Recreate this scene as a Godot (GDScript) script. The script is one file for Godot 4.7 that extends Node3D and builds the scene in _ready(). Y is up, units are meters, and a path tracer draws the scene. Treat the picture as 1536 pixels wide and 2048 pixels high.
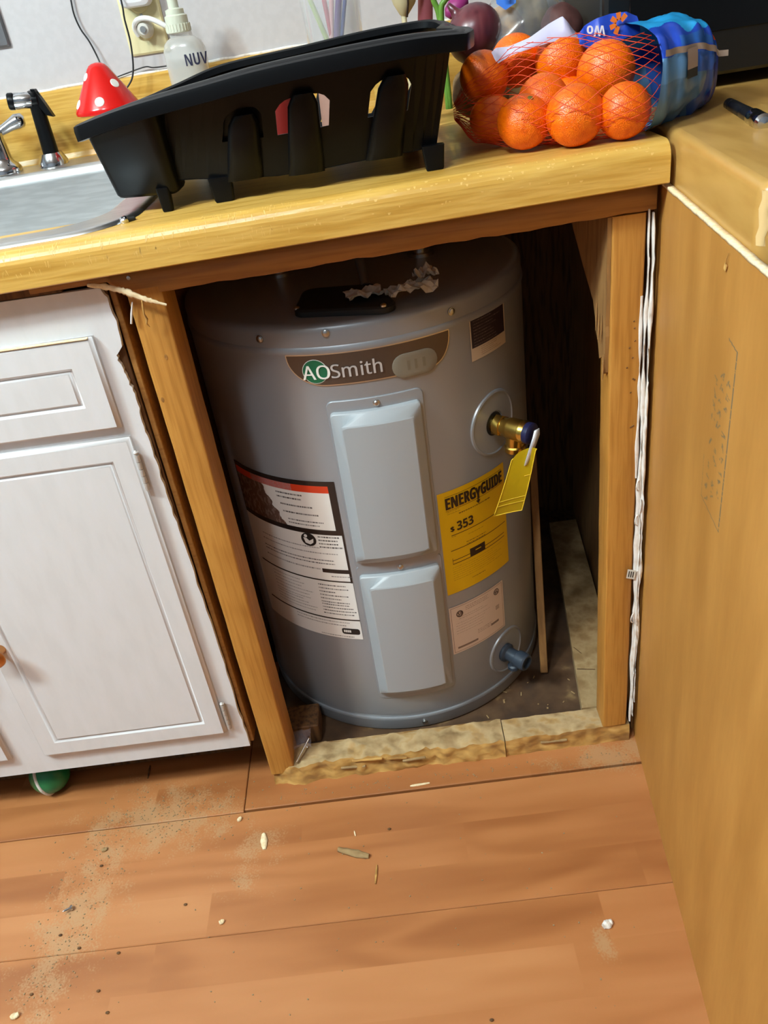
extends Node3D

const TILT := 0.0206            # the old worktop sags a little towards the left
const AX := Vector3(0.1837, 0, -0.3190)   # axis of the water heater
const HR := 0.2528
const SLOPE := -0.1027          # the return cabinet stands a few degrees off square

var rng := RandomNumberGenerator.new()
var taken := {}
var M := {}

func _ready():
	rng.seed = 7
	# ---- camera
	var cam := Camera3D.new()
	cam.name = "camera"
	add_child(cam)
	cam.fov = rad_to_deg(2.0 * atan(1024.0 / 1631.1))
	cam.keep_aspect = Camera3D.KEEP_HEIGHT
	cam.near = 0.02
	cam.transform = Transform3D(Basis(Vector3.UP, 0.0359) * Basis(Vector3.RIGHT, -0.5584) * Basis(Vector3.BACK, -0.1524), Vector3(0.2224, 1.0741, 0.9191))
	cam.current = true
	# ---- environment: a closed room, so only a faint sky beyond it
	var we := WorldEnvironment.new()
	we.name = "environment"
	var env := Environment.new()
	env.background_mode = Environment.BG_COLOR
	env.background_color = Color(0.02, 0.02, 0.025)
	env.ambient_light_source = Environment.AMBIENT_SOURCE_DISABLED
	env.tonemap_mode = Environment.TONE_MAPPER_LINEAR
	env.tonemap_exposure = 1.0
	env.sdfgi_enabled = true
	env.ssao_enabled = true
	env.ssil_enabled = true
	we.environment = env
	add_child(we)
	# ---- ceiling lamps: a cool one to the left, a warm one above the room
	make_materials()
	ceiling_lamp(Vector3(-1.58, 2.66, 0.93), 0.12, Color(0.80, 0.94, 1.0), 3.9, "round white glass ceiling lamp over the far left of the kitchen")
	ceiling_lamp(Vector3(-1.16, 2.66, 0.93), 0.10, Color(0.97, 0.98, 0.95), 2.35, "round white glass ceiling lamp nearer the sink, right of the other one")
	ceiling_lamp(Vector3(-0.35, 2.66, 1.22), 0.11, Color(0.90, 0.96, 1.0), 1.6, "small glass ceiling lamp above the middle of the kitchen floor")
	# ---- large structure first, small details last
	make_room()
	make_countertops()
	make_frame()
	make_white_cabinet()
	make_panel()
	make_heater()
	make_sink()
	make_rack()
	make_oranges()
	make_wall_things()
	make_back_things()
	make_inside_things()
	make_floor_things()

# ---------------------------------------------------------------- naming
func numbered(called: String) -> String:
	if not taken.has(called):
		taken[called] = 0
		return called
	taken[called] += 1
	return "%s_%03d" % [called, taken[called]]

func tag(o: Node, label: String, category: String, group := ""):
	o.set_meta("label", label)
	o.set_meta("category", category)
	if group != "":
		o.set_meta("group", group)

func thing(called: String, label: String, category: String, at := Vector3.ZERO, group := "") -> Node3D:
	var o := Node3D.new()
	o.name = numbered(called)
	add_child(o)
	o.position = at
	tag(o, label, category, group)
	return o

# commits a builder as one mesh; the vertices are world positions, the parent's place is taken off
func obj(called: String, b: MB, m: Material, parent: Node3D = self, kind := "") -> MeshInstance3D:
	var o := MeshInstance3D.new()
	o.name = numbered(called) if parent == self else called
	o.mesh = b.done()
	o.material_override = null
	o.mesh.surface_set_material(0, m)
	parent.add_child(o, true)
	var p := Vector3.ZERO
	var n: Node = parent
	while n != self:
		p += (n as Node3D).position
		n = n.get_parent()
	o.position = -p
	if kind != "":
		o.set_meta("kind", kind)
	return o

func struct(called: String, b: MB, m: Material) -> MeshInstance3D:
	return obj(called, b, m, self, "structure")

func counter_y(x: float) -> float:
	return 0.9135 + TILT * (x - 0.5385)

# ---------------------------------------------------------------- mesh building
class MB:
	var st := SurfaceTool.new()
	var grp := 0
	func _init():
		st.begin(Mesh.PRIMITIVE_TRIANGLES)
	func done() -> ArrayMesh:
		st.generate_normals()
		return st.commit()
	func v(p: Vector3, uv: Vector2, g: int):
		st.set_smooth_group(g)
		st.set_uv(uv)
		st.add_vertex(p)
	func tri(a: Vector3, b: Vector3, c: Vector3, g := -1, ua := Vector2.ZERO, ub := Vector2.ZERO, uc := Vector2.ZERO):
		v(a, ua, g); v(b, ub, g); v(c, uc, g)
	# a flat convex face that looks along out
	func face(p: Array, out: Vector3, g := -1, uv: Array = []):
		var n: Vector3 = (p[1] - p[0]).cross(p[2] - p[0])
		if n.length_squared() < 1e-20 and p.size() > 3:
			n = (p[2] - p[0]).cross(p[3] - p[0])
		var rev: bool = n.dot(out) > 0.0
		for i in range(1, p.size() - 1):
			var j := i + 1
			var a := i
			if rev:
				a = j
				j = i
			if uv.size() == p.size():
				tri(p[0], p[a], p[j], g, uv[0], uv[a], uv[j])
			else:
				tri(p[0], p[a], p[j], g)
	# chamfered box
	func box(c: Vector3, s: Vector3, ch := 0.001, bs := Basis.IDENTITY):
		var h := s * 0.5
		ch = minf(ch, minf(h.x, minf(h.y, h.z)) * 0.9)
		var q := func(sx, sy, sz, k):
			var p := Vector3(sx * h.x, sy * h.y, sz * h.z)
			for i in 3:
				if i != k:
					p[i] -= signf(p[i]) * ch
			return c + bs * p
		for k in 3:
			for s1 in [-1, 1]:
				var e := [Vector2(-1, -1), Vector2(1, -1), Vector2(1, 1), Vector2(-1, 1)]
				var f := []
				for t in e:
					var d := [0, 0, 0]
					d[k] = s1
					d[(k + 1) % 3] = t.x
					d[(k + 2) % 3] = t.y
					f.append(q.call(d[0], d[1], d[2], k))
				var n := Vector3.ZERO
				n[k] = s1
				face(f, bs * n)
		for k in 3:   # edges along axis k
			for sa in [-1, 1]:
				for sb in [-1, 1]:
					var i := (k + 1) % 3
					var j := (k + 2) % 3
					var f := []
					for e in [[-1, i], [1, i], [1, j], [-1, j]]:
						var d := [0, 0, 0]
						d[k] = e[0]; d[i] = sa; d[j] = sb
						f.append(q.call(d[0], d[1], d[2], e[1]))
					var n := Vector3.ZERO
					n[i] = sa; n[j] = sb
					face(f, bs * n)
		for a in [-1, 1]:
			for b in [-1, 1]:
				for d in [-1, 1]:
					face([q.call(a, b, d, 0), q.call(a, b, d, 1), q.call(a, b, d, 2)], bs * Vector3(a, b, d))
	# a net of points p[i][j]; winding is chosen once so that the net looks away from inside (or along inside when dir)
	func net(p: Array, inside: Vector3, dir := false, g := -2, uv_scale := Vector2.ONE):
		if g == -2:
			grp += 1
			g = grp
		var vote := 0.0
		var nu := p.size()
		var nv: int = p[0].size()
		for i in nu - 1:
			for j in nv - 1:
				var n: Vector3 = (p[i + 1][j] - p[i][j]).cross(p[i][j + 1] - p[i][j])
				vote += n.dot(inside if dir else p[i][j] - inside)
		for i in nu - 1:
			for j in nv - 1:
				var a: Vector3 = p[i][j]
				var b: Vector3 = p[i + 1][j]
				var c: Vector3 = p[i + 1][j + 1]
				var d: Vector3 = p[i][j + 1]
				var ua := Vector2(float(i) / (nu - 1), float(j) / (nv - 1)) * uv_scale
				var ub := Vector2(float(i + 1) / (nu - 1), float(j) / (nv - 1)) * uv_scale
				var uc := Vector2(float(i + 1) / (nu - 1), float(j + 1) / (nv - 1)) * uv_scale
				var ud := Vector2(float(i) / (nu - 1), float(j + 1) / (nv - 1)) * uv_scale
				if vote > 0.0:
					tri(a, c, b, g, ua, uc, ub); tri(a, d, c, g, ua, ud, uc)
				else:
					tri(a, b, c, g, ua, ub, uc); tri(a, c, d, g, ua, uc, ud)
	# loops joined one after another; a new smooth group where the sheet turns sharply
	func loft(loops: Array, inside: Vector3, closed := true, cap0 := false, cap1 := false, sharp := 35.0, dir := false):
		var n: int = loops[0].size()
		var ctr := []
		for l in loops:
			var s := Vector3.ZERO
			for q in l:
				s += q
			ctr.append(s / n)
		var k0 := 0
		var groups := []
		grp += 1
		for i in loops.size() - 1:
			if i > 0:
				var best := 0.0
				for t in [0, n / 4, n / 2, 3 * n / 4]:
					var a: Vector3 = loops[i][t] - loops[i - 1][t]
					var b: Vector3 = loops[i + 1][t] - loops[i][t]
					if a.length() > 1e-6 and b.length() > 1e-6:
						best = maxf(best, rad_to_deg(a.angle_to(b)))
				if best > sharp:
					grp += 1
			groups.append(grp)
		var vote := 0.0
		for i in loops.size() - 1:
			for t in n:
				var u := (t + 1) % n
				var nn: Vector3 = (loops[i + 1][t] - loops[i][t]).cross(loops[i][u] - loops[i][t])
				vote += nn.dot(inside if dir else loops[i][t] - inside)
		var last := n if closed else n - 1
		for i in loops.size() - 1:
			for t in last:
				var u := (t + 1) % n
				var a: Vector3 = loops[i][t]
				var b: Vector3 = loops[i + 1][t]
				var c: Vector3 = loops[i + 1][u]
				var d: Vector3 = loops[i][u]
				var g: int = groups[i]
				var ua := Vector2(float(t) / n, float(i) / (loops.size() - 1))
				var ub := Vector2(float(t) / n, float(i + 1) / (loops.size() - 1))
				var uc := Vector2(float(t + 1) / n, float(i + 1) / (loops.size() - 1))
				var ud := Vector2(float(t + 1) / n, float(i) / (loops.size() - 1))
				if vote > 0.0:
					tri(a, c, b, g, ua, uc, ub); tri(a, d, c, g, ua, ud, uc)
				else:
					tri(a, b, c, g, ua, ub, uc); tri(a, c, d, g, ua, uc, ud)
		for e in [0, 1]:
			if (e == 0 and cap0) or (e == 1 and cap1):
				var l: Array = loops[0] if e == 0 else loops[loops.size() - 1]
				var m: Vector3 = ctr[0] if e == 0 else ctr[loops.size() - 1]
				var to: Vector3 = (ctr[0] - ctr[1]) if e == 0 else (ctr[loops.size() - 1] - ctr[loops.size() - 2])
				var nrm := Vector3.ZERO
				for t in n:
					nrm += (l[t] - m).cross(l[(t + 1) % n] - m)
				if to.length() < 1e-6 or absf(to.normalized().dot(nrm.normalized())) < 0.05:
					to = m - inside
				for t in n:
					var u := (t + 1) % n
					if nrm.dot(to) > 0.0:
						tri(m, l[u], l[t])
					else:
						tri(m, l[t], l[u])
	# profile of (radius, height) turned about the y axis of xf
	func lathe(prof: Array, xf := Transform3D(), seg := 32, sharp := 35.0):
		var loops := []
		for q in prof:
			var l := []
			for t in seg:
				var a := TAU * t / seg
				l.append(xf * Vector3(q.x * sin(a), q.y, q.x * cos(a)))
			loops.append(l)
		var lo := 1e9
		var hi := -1e9
		for q in prof:
			lo = minf(lo, q.y); hi = maxf(hi, q.y)
		loft(loops, xf * Vector3(0, (lo + hi) * 0.5, 0), true, prof[0].x > 1e-5, prof[prof.size() - 1].x > 1e-5, sharp)
	# round bar along a path
	func tube(path: Array, r, seg := 8, caps := true):
		var loops := []
		var prev := Vector3.ZERO
		for i in path.size():
			var d: Vector3 = (path[mini(i + 1, path.size() - 1)] - path[maxi(i - 1, 0)]).normalized()
			if prev == Vector3.ZERO:
				prev = d.cross(Vector3.UP if absf(d.y) < 0.9 else Vector3.RIGHT).normalized()
			prev = (prev - d * prev.dot(d)).normalized()
			var o := d.cross(prev)
			var rr: float = r[i] if r is Array else r
			var l := []
			for t in seg:
				var a := TAU * t / seg
				l.append(path[i] + (prev * cos(a) + o * sin(a)) * rr)
			loops.append(l)
		var g := grp + 1
		grp += 1
		for i in loops.size() - 1:
			for t in seg:
				var u := (t + 1) % seg
				tri(loops[i][t], loops[i + 1][t], loops[i + 1][u], g)
				tri(loops[i][t], loops[i + 1][u], loops[i][u], g)
		if caps:
			var e := loops.size() - 1
			face(loops[0], path[0] - path[1])
			face(loops[e], path[e] - path[e - 1])
	# polygon in (x, y) with thickness, carried to space by at(x, y, w)
	func prism(poly: Array, w0: float, w1: float, at: Callable, sides := true):
		var pk := PackedVector2Array(poly)
		if Geometry2D.is_polygon_clockwise(pk):
			pk.reverse()
		var ix := Geometry2D.triangulate_polygon(pk)
		var mid := Vector2.ZERO
		for q in pk:
			mid += q / pk.size()
		var out: Vector3 = at.call(mid.x, mid.y, w1) - at.call(mid.x, mid.y, w0)
		for i in range(0, ix.size(), 3):
			var a := pk[ix[i]]
			var b := pk[ix[i + 1]]
			var c := pk[ix[i + 2]]
			face([at.call(a.x, a.y, w1), at.call(b.x, b.y, w1), at.call(c.x, c.y, w1)], out, -1, [a, b, c])
			face([at.call(a.x, a.y, w0), at.call(b.x, b.y, w0), at.call(c.x, c.y, w0)], -out, -1, [a, b, c])
		if sides:
			for i in pk.size():
				var a := pk[i]
				var b := pk[(i + 1) % pk.size()]
				var e := (b - a).orthogonal()   # outward of a counter-clockwise polygon is to the right
				var o2 := Vector2(b.y - a.y, a.x - b.x)
				var m2 := (a + b) * 0.5
				var s: Vector3 = at.call(m2.x + o2.x * 0.01, m2.y + o2.y * 0.01, w0) - at.call(m2.x, m2.y, w0)
				face([at.call(a.x, a.y, w0), at.call(b.x, b.y, w0), at.call(b.x, b.y, w1), at.call(a.x, a.y, w1)], s, -1, [a, b, b, a])

# convex quadrilateral with rounded corners, moved inwards by inset; points in order
func rquad(c: Array, radius: float, inset: float, n := 6) -> Array:
	var out := []
	var mid := Vector2.ZERO
	for q in c:
		mid += q / 4.0
	var mv := []
	for i in 4:
		var a: Vector2 = c[(i + 3) % 4]
		var b: Vector2 = c[i]
		var d: Vector2 = c[(i + 1) % 4]
		var e1 := (b - a).normalized()
		var e2 := (d - b).normalized()
		var n1 := Vector2(-e1.y, e1.x)
		if n1.dot(mid - b) < 0: n1 = -n1
		var n2 := Vector2(-e2.y, e2.x)
		if n2.dot(mid - b) < 0: n2 = -n2
		mv.append(b + (n1 + n2) / (1.0 + n1.dot(n2)) * inset)
	var r := maxf(radius - inset, 0.0005)
	for i in 4:
		var a: Vector2 = mv[(i + 3) % 4]
		var b: Vector2 = mv[i]
		var d: Vector2 = mv[(i + 1) % 4]
		var e1 := (a - b).normalized()
		var e2 := (d - b).normalized()
		var half := e1.angle_to(e2) * 0.5
		var t := r / absf(tan(half))
		var ctr := b + (e1 + e2).normalized() * (r / absf(sin(half)))
		var p0 := b + e1 * t - ctr
		var p1 := b + e2 * t - ctr
		var sweep := p0.angle_to(p1)
		for k in n + 1:
			out.append(ctr + p0.rotated(sweep * k / n))
	return out

func rect_loop(cx: float, cyy: float, w: float, h: float, r: float, n := 5) -> Array:
	return rquad([Vector2(cx - w / 2, cyy - h / 2), Vector2(cx + w / 2, cyy - h / 2), Vector2(cx + w / 2, cyy + h / 2), Vector2(cx - w / 2, cyy + h / 2)], r, 0.0, n)

# flat lettering as a mesh carried to space by at(x, y, w); x, y in metres from the middle of the text
func letters(b: MB, text: String, high: float, at: Callable, bold := true, depth := 0.0004, stretch := 1.0, wide := 0.0, face_name := "Droid Sans"):
	var tm := TextMesh.new()
	var f := SystemFont.new()
	f.font_names = PackedStringArray([face_name])
	f.font_weight = 700 if bold else 400
	tm.font = f
	tm.font_size = 64
	tm.pixel_size = high / 46.0
	tm.depth = depth
	tm.curve_step = 2.0
	tm.text = text
	var a := tm.get_mesh_arrays()
	var vs: PackedVector3Array = a[Mesh.ARRAY_VERTEX]
	if wide > 0.0:
		var reach := 0.0
		for p in vs:
			reach = maxf(reach, absf(p.x))
		stretch = wide * 0.5 / reach
	var ix = a[Mesh.ARRAY_INDEX]
	var order: PackedInt32Array
	if ix != null and ix.size() > 0:
		order = ix
	else:
		for i in vs.size():
			order.append(i)
	for i in range(0, order.size(), 3):
		var q := []
		for k in 3:
			var p := vs[order[i + k]]
			q.append(at.call(p.x * stretch, p.y, p.z + depth * 0.5))
		b.tri(q[0], q[1], q[2])

# ---------------------------------------------------------------- materials
func noise_tex(freq: float, sd: int, cols: Array, offs: Array, octaves := 4, size := 512, kind := FastNoiseLite.TYPE_SIMPLEX_SMOOTH, normal := false, bump := 4.0) -> NoiseTexture2D:
	var n := FastNoiseLite.new()
	n.noise_type = kind
	n.frequency = freq
	n.seed = sd
	n.fractal_octaves = octaves
	var t := NoiseTexture2D.new()
	t.width = size
	t.height = size
	t.seamless = true
	t.noise = n
	t.generate_mipmaps = false
	if normal:
		t.as_normal_map = true
		t.bump_strength = bump
	else:
		var g := Gradient.new()
		g.offsets = PackedFloat32Array(offs)
		g.colors = PackedColorArray(cols)
		t.color_ramp = g
	return t

func plain(c: Color, rough := 0.6, metal := 0.0, spec := 0.5) -> StandardMaterial3D:
	var m := StandardMaterial3D.new()
	m.albedo_color = c
	m.roughness = rough
	m.metallic = metal
	m.metallic_specular = spec
	return m

func grained(t: Texture2D, scale: Vector3, rough := 0.6, bump: Texture2D = null, bump_depth := 0.5) -> StandardMaterial3D:
	var m := StandardMaterial3D.new()
	m.albedo_texture = t
	m.uv1_triplanar = true
	m.uv1_scale = scale
	m.roughness = rough
	if bump:
		m.normal_enabled = true
		m.normal_texture = bump
		m.normal_scale = bump_depth
	return m

func c8(r: int, g: int, b: int) -> Color:
	return Color8(r, g, b)

func make_materials():
	var bump := noise_tex(0.03, 5, [], [], 4, 256, FastNoiseLite.TYPE_SIMPLEX_SMOOTH, true, 3.0)
	var pine := noise_tex(0.02, 11, [c8(166, 110, 40), c8(182, 125, 51), c8(190, 133, 58), c8(174, 117, 45)], [0.15, 0.42, 0.6, 0.9], 5)
	M.pine = grained(pine, Vector3(11, 0.5, 11), 0.55)
	M.rail = grained(noise_tex(0.02, 12, [c8(140, 94, 42), c8(156, 108, 50), c8(164, 114, 54)], [0.2, 0.5, 0.85], 5), Vector3(0.6, 12, 12), 0.6)
	M.dusty = grained(noise_tex(0.018, 13, [c8(136, 106, 66), c8(156, 127, 85), c8(168, 140, 98), c8(146, 115, 73)], [0.2, 0.45, 0.62, 0.85], 5), Vector3(2.2, 2.2, 2.2), 0.9, bump, 0.5)
	M.rot = grained(noise_tex(0.022, 14, [c8(134, 106, 68), c8(166, 138, 96), c8(182, 155, 113), c8(170, 133, 80), c8(144, 113, 72)], [0.12, 0.36, 0.55, 0.74, 0.92], 5), Vector3(1.6, 2.2, 2.2), 0.92, bump, 0.8)
	M.fracture = grained(noise_tex(0.03, 15, [c8(146, 104, 54), c8(190, 144, 74), c8(210, 166, 96)], [0.2, 0.5, 0.8], 4), Vector3(1.2, 3, 3), 0.85, bump, 0.8)
	M.counter = grained(noise_tex(0.016, 16, [c8(190, 142, 58), c8(206, 160, 74), c8(214, 170, 86), c8(198, 150, 66)], [0.18, 0.42, 0.6, 0.85], 5), Vector3(0.5, 9, 9), 0.34, noise_tex(0.16, 27, [], [], 2, 256, FastNoiseLite.TYPE_SIMPLEX_SMOOTH, true, 4.0), 0.06)
	M.returntop = grained(noise_tex(0.012, 17, [c8(180, 135, 68), c8(190, 146, 77), c8(196, 152, 83)], [0.2, 0.5, 0.8], 4), Vector3(5, 5, 1.0), 0.3)
	M.white = grained(noise_tex(0.02, 18, [c8(218, 216, 215), c8(221, 219, 218), c8(223, 221, 221)], [0.2, 0.45, 0.8], 4), Vector3(3, 0.8, 3), 0.5)
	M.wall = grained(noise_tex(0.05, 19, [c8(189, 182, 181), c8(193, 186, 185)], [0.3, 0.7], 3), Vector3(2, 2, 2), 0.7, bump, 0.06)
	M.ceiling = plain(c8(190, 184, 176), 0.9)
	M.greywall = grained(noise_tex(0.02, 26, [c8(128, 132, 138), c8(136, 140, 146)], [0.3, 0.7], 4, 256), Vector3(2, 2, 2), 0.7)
	M.rawedge = grained(noise_tex(0.05, 20, [c8(220, 192, 146), c8(234, 212, 170), c8(240, 222, 186)], [0.25, 0.5, 0.8], 4, 256), Vector3(8, 8, 8), 0.85)
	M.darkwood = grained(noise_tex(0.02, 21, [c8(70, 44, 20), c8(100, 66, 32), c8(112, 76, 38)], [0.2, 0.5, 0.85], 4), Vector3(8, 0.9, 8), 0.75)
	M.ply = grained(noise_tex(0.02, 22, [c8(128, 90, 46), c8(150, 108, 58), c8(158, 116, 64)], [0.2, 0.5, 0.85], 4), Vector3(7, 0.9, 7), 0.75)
	M.deck = grained(noise_tex(0.02, 23, [c8(60, 40, 23), c8(76, 52, 30), c8(86, 61, 37), c8(124, 98, 62)], [0.2, 0.5, 0.78, 0.92], 5), Vector3(1.3, 1.3, 1.3), 0.85, bump, 0.5)
	M.steelgrey = plain(c8(150, 153, 157), 0.36, 0.25, 0.5)
	M.topgrey = plain(c8(96, 97, 98), 0.5, 0.1)
	M.covergrey = plain(c8(160, 165, 168), 0.4, 0.0)
	M.black = plain(c8(10, 11, 13), 0.36, 0.0, 0.28)
	M.matblack = plain(c8(24, 24, 24), 0.6)
	M.print = plain(c8(20, 19, 20), 0.5)
	M.chrome = plain(c8(205, 207, 210), 0.12, 1.0)
	M.steel = grained(noise_tex(0.03, 24, [c8(198, 197, 195), c8(214, 213, 211)], [0.3, 0.7], 3, 256), Vector3(1.5, 14, 14), 0.34)
	M.steel.metallic = 1.0
	M.brass = plain(c8(206, 170, 84), 0.26, 1.0)
	M.screw = plain(c8(190, 190, 188), 0.3, 1.0)
	M.caulk = grained(noise_tex(0.05, 25, [c8(206, 190, 170), c8(230, 222, 212), c8(236, 232, 226)], [0.15, 0.4, 0.8], 4, 256), Vector3(6, 3, 6), 0.6)
	M.paper = plain(c8(196, 186, 170), 0.8)
	M.copper = plain(c8(196, 140, 90), 0.3, 1.0)
	M.dust = plain(c8(150, 128, 96), 0.95)

# ---------------------------------------------------------------- room shell
func ceiling_lamp(at: Vector3, r: float, c: Color, energy: float, label: String):
	var t := thing("ceiling_lamp", label, "ceiling lamp", at)
	var b := MB.new()
	b.lathe([Vector2(r * 1.08, 0), Vector2(r * 1.1, -0.012), Vector2(r * 1.02, -0.022)], Transform3D(Basis(), at), 40)
	obj("base_plate", b, plain(c8(225, 225, 222), 0.4), t)
	b = MB.new()
	var prof := []
	for k in 9:
		var a := PI * 0.5 * k / 8.0
		prof.append(Vector2(r * cos(a), -0.022 - 0.05 * sin(a)))
	b.lathe(prof, Transform3D(Basis(), at), 40)
	var m := plain(c8(240, 238, 232), 0.3)
	m.emission_enabled = true
	m.emission = c
	m.emission_energy_multiplier = 2.0
	obj("glass_shade", b, m, t)
	var l := OmniLight3D.new()
	l.name = "lamp_light"
	l.light_color = c
	l.light_energy = energy
	l.light_size = r
	l.omni_range = 12.0
	l.omni_attenuation = 2.0
	l.shadow_enabled = true
	t.add_child(l)
	l.position = Vector3(0, -0.085 - r, 0)

func floor_texture() -> ImageTexture:
	# plank print of the laminate: grain runs along x; covers x -1 .. 1, z -0.2 .. 0.8
	var w := 1536
	var h := 768
	var f1 := FastNoiseLite.new()
	f1.seed = 31; f1.frequency = 0.012; f1.fractal_octaves = 5
	f1.noise_type = FastNoiseLite.TYPE_SIMPLEX_SMOOTH
	var f2 := FastNoiseLite.new()
	f2.seed = 32; f2.frequency = 0.05; f2.fractal_octaves = 4
	var f3 := FastNoiseLite.new()
	f3.seed = 33; f3.frequency = 0.35; f3.fractal_octaves = 2
	var img := Image.create(w, h, false, Image.FORMAT_RGB8)
	var dark := Vector3(144, 86, 44)
	var mid := Vector3(170, 109, 62)
	var pale := Vector3(184, 124, 76)
	var dirt := Vector3(176, 142, 104)
	for j in h:
		var z := -0.2 + float(j) / h
		var row := int(floor((z + 0.154) / 0.068))
		for i in w:
			var x := -1.0 + 2.0 * i / w
			# three printed strips to a board, each with its own figure and shifted ends
			var seg := int(floor((x + 2.0 + (0.07 if row == 6 else 0.37 * (row % 5))) / 0.62))
			var tone := fposmod(sin(row * 12.9 + seg * 78.2) * 43758.5, 1.0)
			var g := f1.get_noise_3d(x * 55.0, z * 560.0, tone * 300.0)
			var ring := sin((f1.get_noise_3d(x * 42.0 + 300.0, z * 210.0, tone * 500.0)) * 26.0)
			var t := clampf(0.5 + g * 0.62 + ring * 0.13 + (tone - 0.5) * 0.14, 0.0, 1.0)
			var c := dark.lerp(mid, clampf(t * 2.0, 0, 1)).lerp(pale, clampf(t * 2.0 - 1.0, 0, 1))
			# trodden sawdust and dirt with a ragged outline
			var d := 0.0
			var n2 := f2.get_noise_2d(x * 420.0, z * 420.0)
			var n3 := f3.get_noise_2d(i, j)
			var e1 := 1.0 - Vector2((x + 0.24) / 0.13, (z - 0.045) / 0.06).length()
			var tx := x + 0.325 + (z - 0.1) * 0.16
			var e2 := 1.0 - Vector2(tx / 0.055, (z - 0.19) / 0.17).length()
			var e3 := 1.0 - Vector2((x - 0.5) / 0.09, (z - 0.025) / 0.035).length()
			var e4 := 1.0 - Vector2((x + 0.085) / 0.03, (z - 0.125) / 0.05).length()
			var e5 := 1.0 - Vector2((x - 0.40) / 0.012, (z - 0.325) / 0.03).length()
			d = maxf(maxf(e1, e2 * 0.7), maxf(e3, maxf(e4 * 0.4, e5 * 0.8)))
			d = clampf((d + n2 * 0.9 + n3 * 0.8 - 0.16) * 1.5, 0.0, 0.6)
			c = c.lerp(dirt, d)
			img.set_pixel(i, j, Color(c.x / 255.0, c.y / 255.0, c.z / 255.0))
	return ImageTexture.create_from_image(img)

func make_room():
	var b := MB.new()
	b.box(Vector3(-0.4, -0.06, 1.3), Vector3(7.0, 0.08, 4.6), 0.001)
	var fl := struct("floor", b, M.darkwood)
	var fm := StandardMaterial3D.new()
	fm.albedo_texture = floor_texture()
	fm.roughness = 0.42
	M.plank = fm
	# rows of laminate boards; the second row's gap to the first has opened
	var rows := [[-0.30, 0.0456, [-0.1065, 1.15]], [0.0502, 0.2535, [-0.95, 0.72]], [0.2540, 0.4575, [-0.62, 0.78]], [0.4580, 0.6615, [-0.8, 0.5]], [0.6620, 0.8655, [-0.2]], [0.866, 1.0695, [0.5]], [1.07, 1.2735, [-0.6]], [1.274, 1.4775, [0.1]], [1.478, 1.6815, [0.9]], [1.682, 3.4, [0.3]]]
	for r in rows:
		var xs: Array = [-3.7] + r[2] + [2.9]
		for k in xs.size() - 1:
			var x0: float = xs[k] + (0.0012 if k > 0 else 0.0)
			var x1: float = xs[k + 1]
			var z1: float = r[1]
			if k == 0 and r[0] == -0.30:
				z1 = 0.0488   # here the boards still touch
			var m := MB.new()
			board_top(m, x0, x1, r[0], z1)
			obj("plank", m, fm, fl)
	b = MB.new()
	b.box(Vector3(-0.4, 1.36, -0.795), Vector3(7.0, 2.92, 0.12), 0.001)
	struct("wall_back", b, M.wall)
	b = MB.new()
	b.box(Vector3(-3.8, 1.36, 1.3), Vector3(0.12, 2.92, 4.5), 0.001)
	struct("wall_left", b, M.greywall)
	b = MB.new()
	b.box(Vector3(3.0, 1.36, 1.3), Vector3(0.12, 2.92, 4.5), 0.001)
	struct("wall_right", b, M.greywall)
	b = MB.new()
	b.box(Vector3(-0.4, 1.36, 3.46), Vector3(7.0, 2.92, 0.12), 0.001)
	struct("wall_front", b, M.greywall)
	b = MB.new()
	b.box(Vector3(-0.4, 2.72, 1.3), Vector3(7.0, 0.12, 4.6), 0.001)
	struct("ceiling", b, M.ceiling)

# a board with bevelled long edges; the print is laid flat in world metres
func board_top(m: MB, x0: float, x1: float, z0: float, z1: float):
	var e := 0.0012
	var tb := -0.018
	var uv := func(p: Vector3): return Vector2((p.x + 1.0) / 2.0, p.z + 0.2)
	var put := func(p: Array, out: Vector3):
		var us := []
		for q in p:
			us.append(uv.call(q))
		m.face(p, out, -1, us)
	put.call([Vector3(x0 + e, 0, z0 + e), Vector3(x1 - e, 0, z0 + e), Vector3(x1 - e, 0, z1 - e), Vector3(x0 + e, 0, z1 - e)], Vector3.UP)
	put.call([Vector3(x0, -e, z0), Vector3(x1, -e, z0), Vector3(x1 - e, 0, z0 + e), Vector3(x0 + e, 0, z0 + e)], Vector3(0, 1, -1))
	put.call([Vector3(x0, -e, z1), Vector3(x1, -e, z1), Vector3(x1 - e, 0, z1 - e), Vector3(x0 + e, 0, z1 - e)], Vector3(0, 1, 1))
	put.call([Vector3(x0, -e, z0), Vector3(x0, -e, z1), Vector3(x0 + e, 0, z1 - e), Vector3(x0 + e, 0, z0 + e)], Vector3(-1, 1, 0))
	put.call([Vector3(x1, -e, z0), Vector3(x1, -e, z1), Vector3(x1 - e, 0, z1 - e), Vector3(x1 - e, 0, z0 + e)], Vector3(1, 1, 0))
	for s in [[x0, z0, x1, z0, Vector3(0, 0, -1)], [x0, z1, x1, z1, Vector3(0, 0, 1)], [x0, z0, x0, z1, Vector3(-1, 0, 0)], [x1, z0, x1, z1, Vector3(1, 0, 0)]]:
		put.call([Vector3(s[0], -e, s[1]), Vector3(s[2], -e, s[3]), Vector3(s[2], tb, s[3]), Vector3(s[0], tb, s[1])], s[4])

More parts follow.
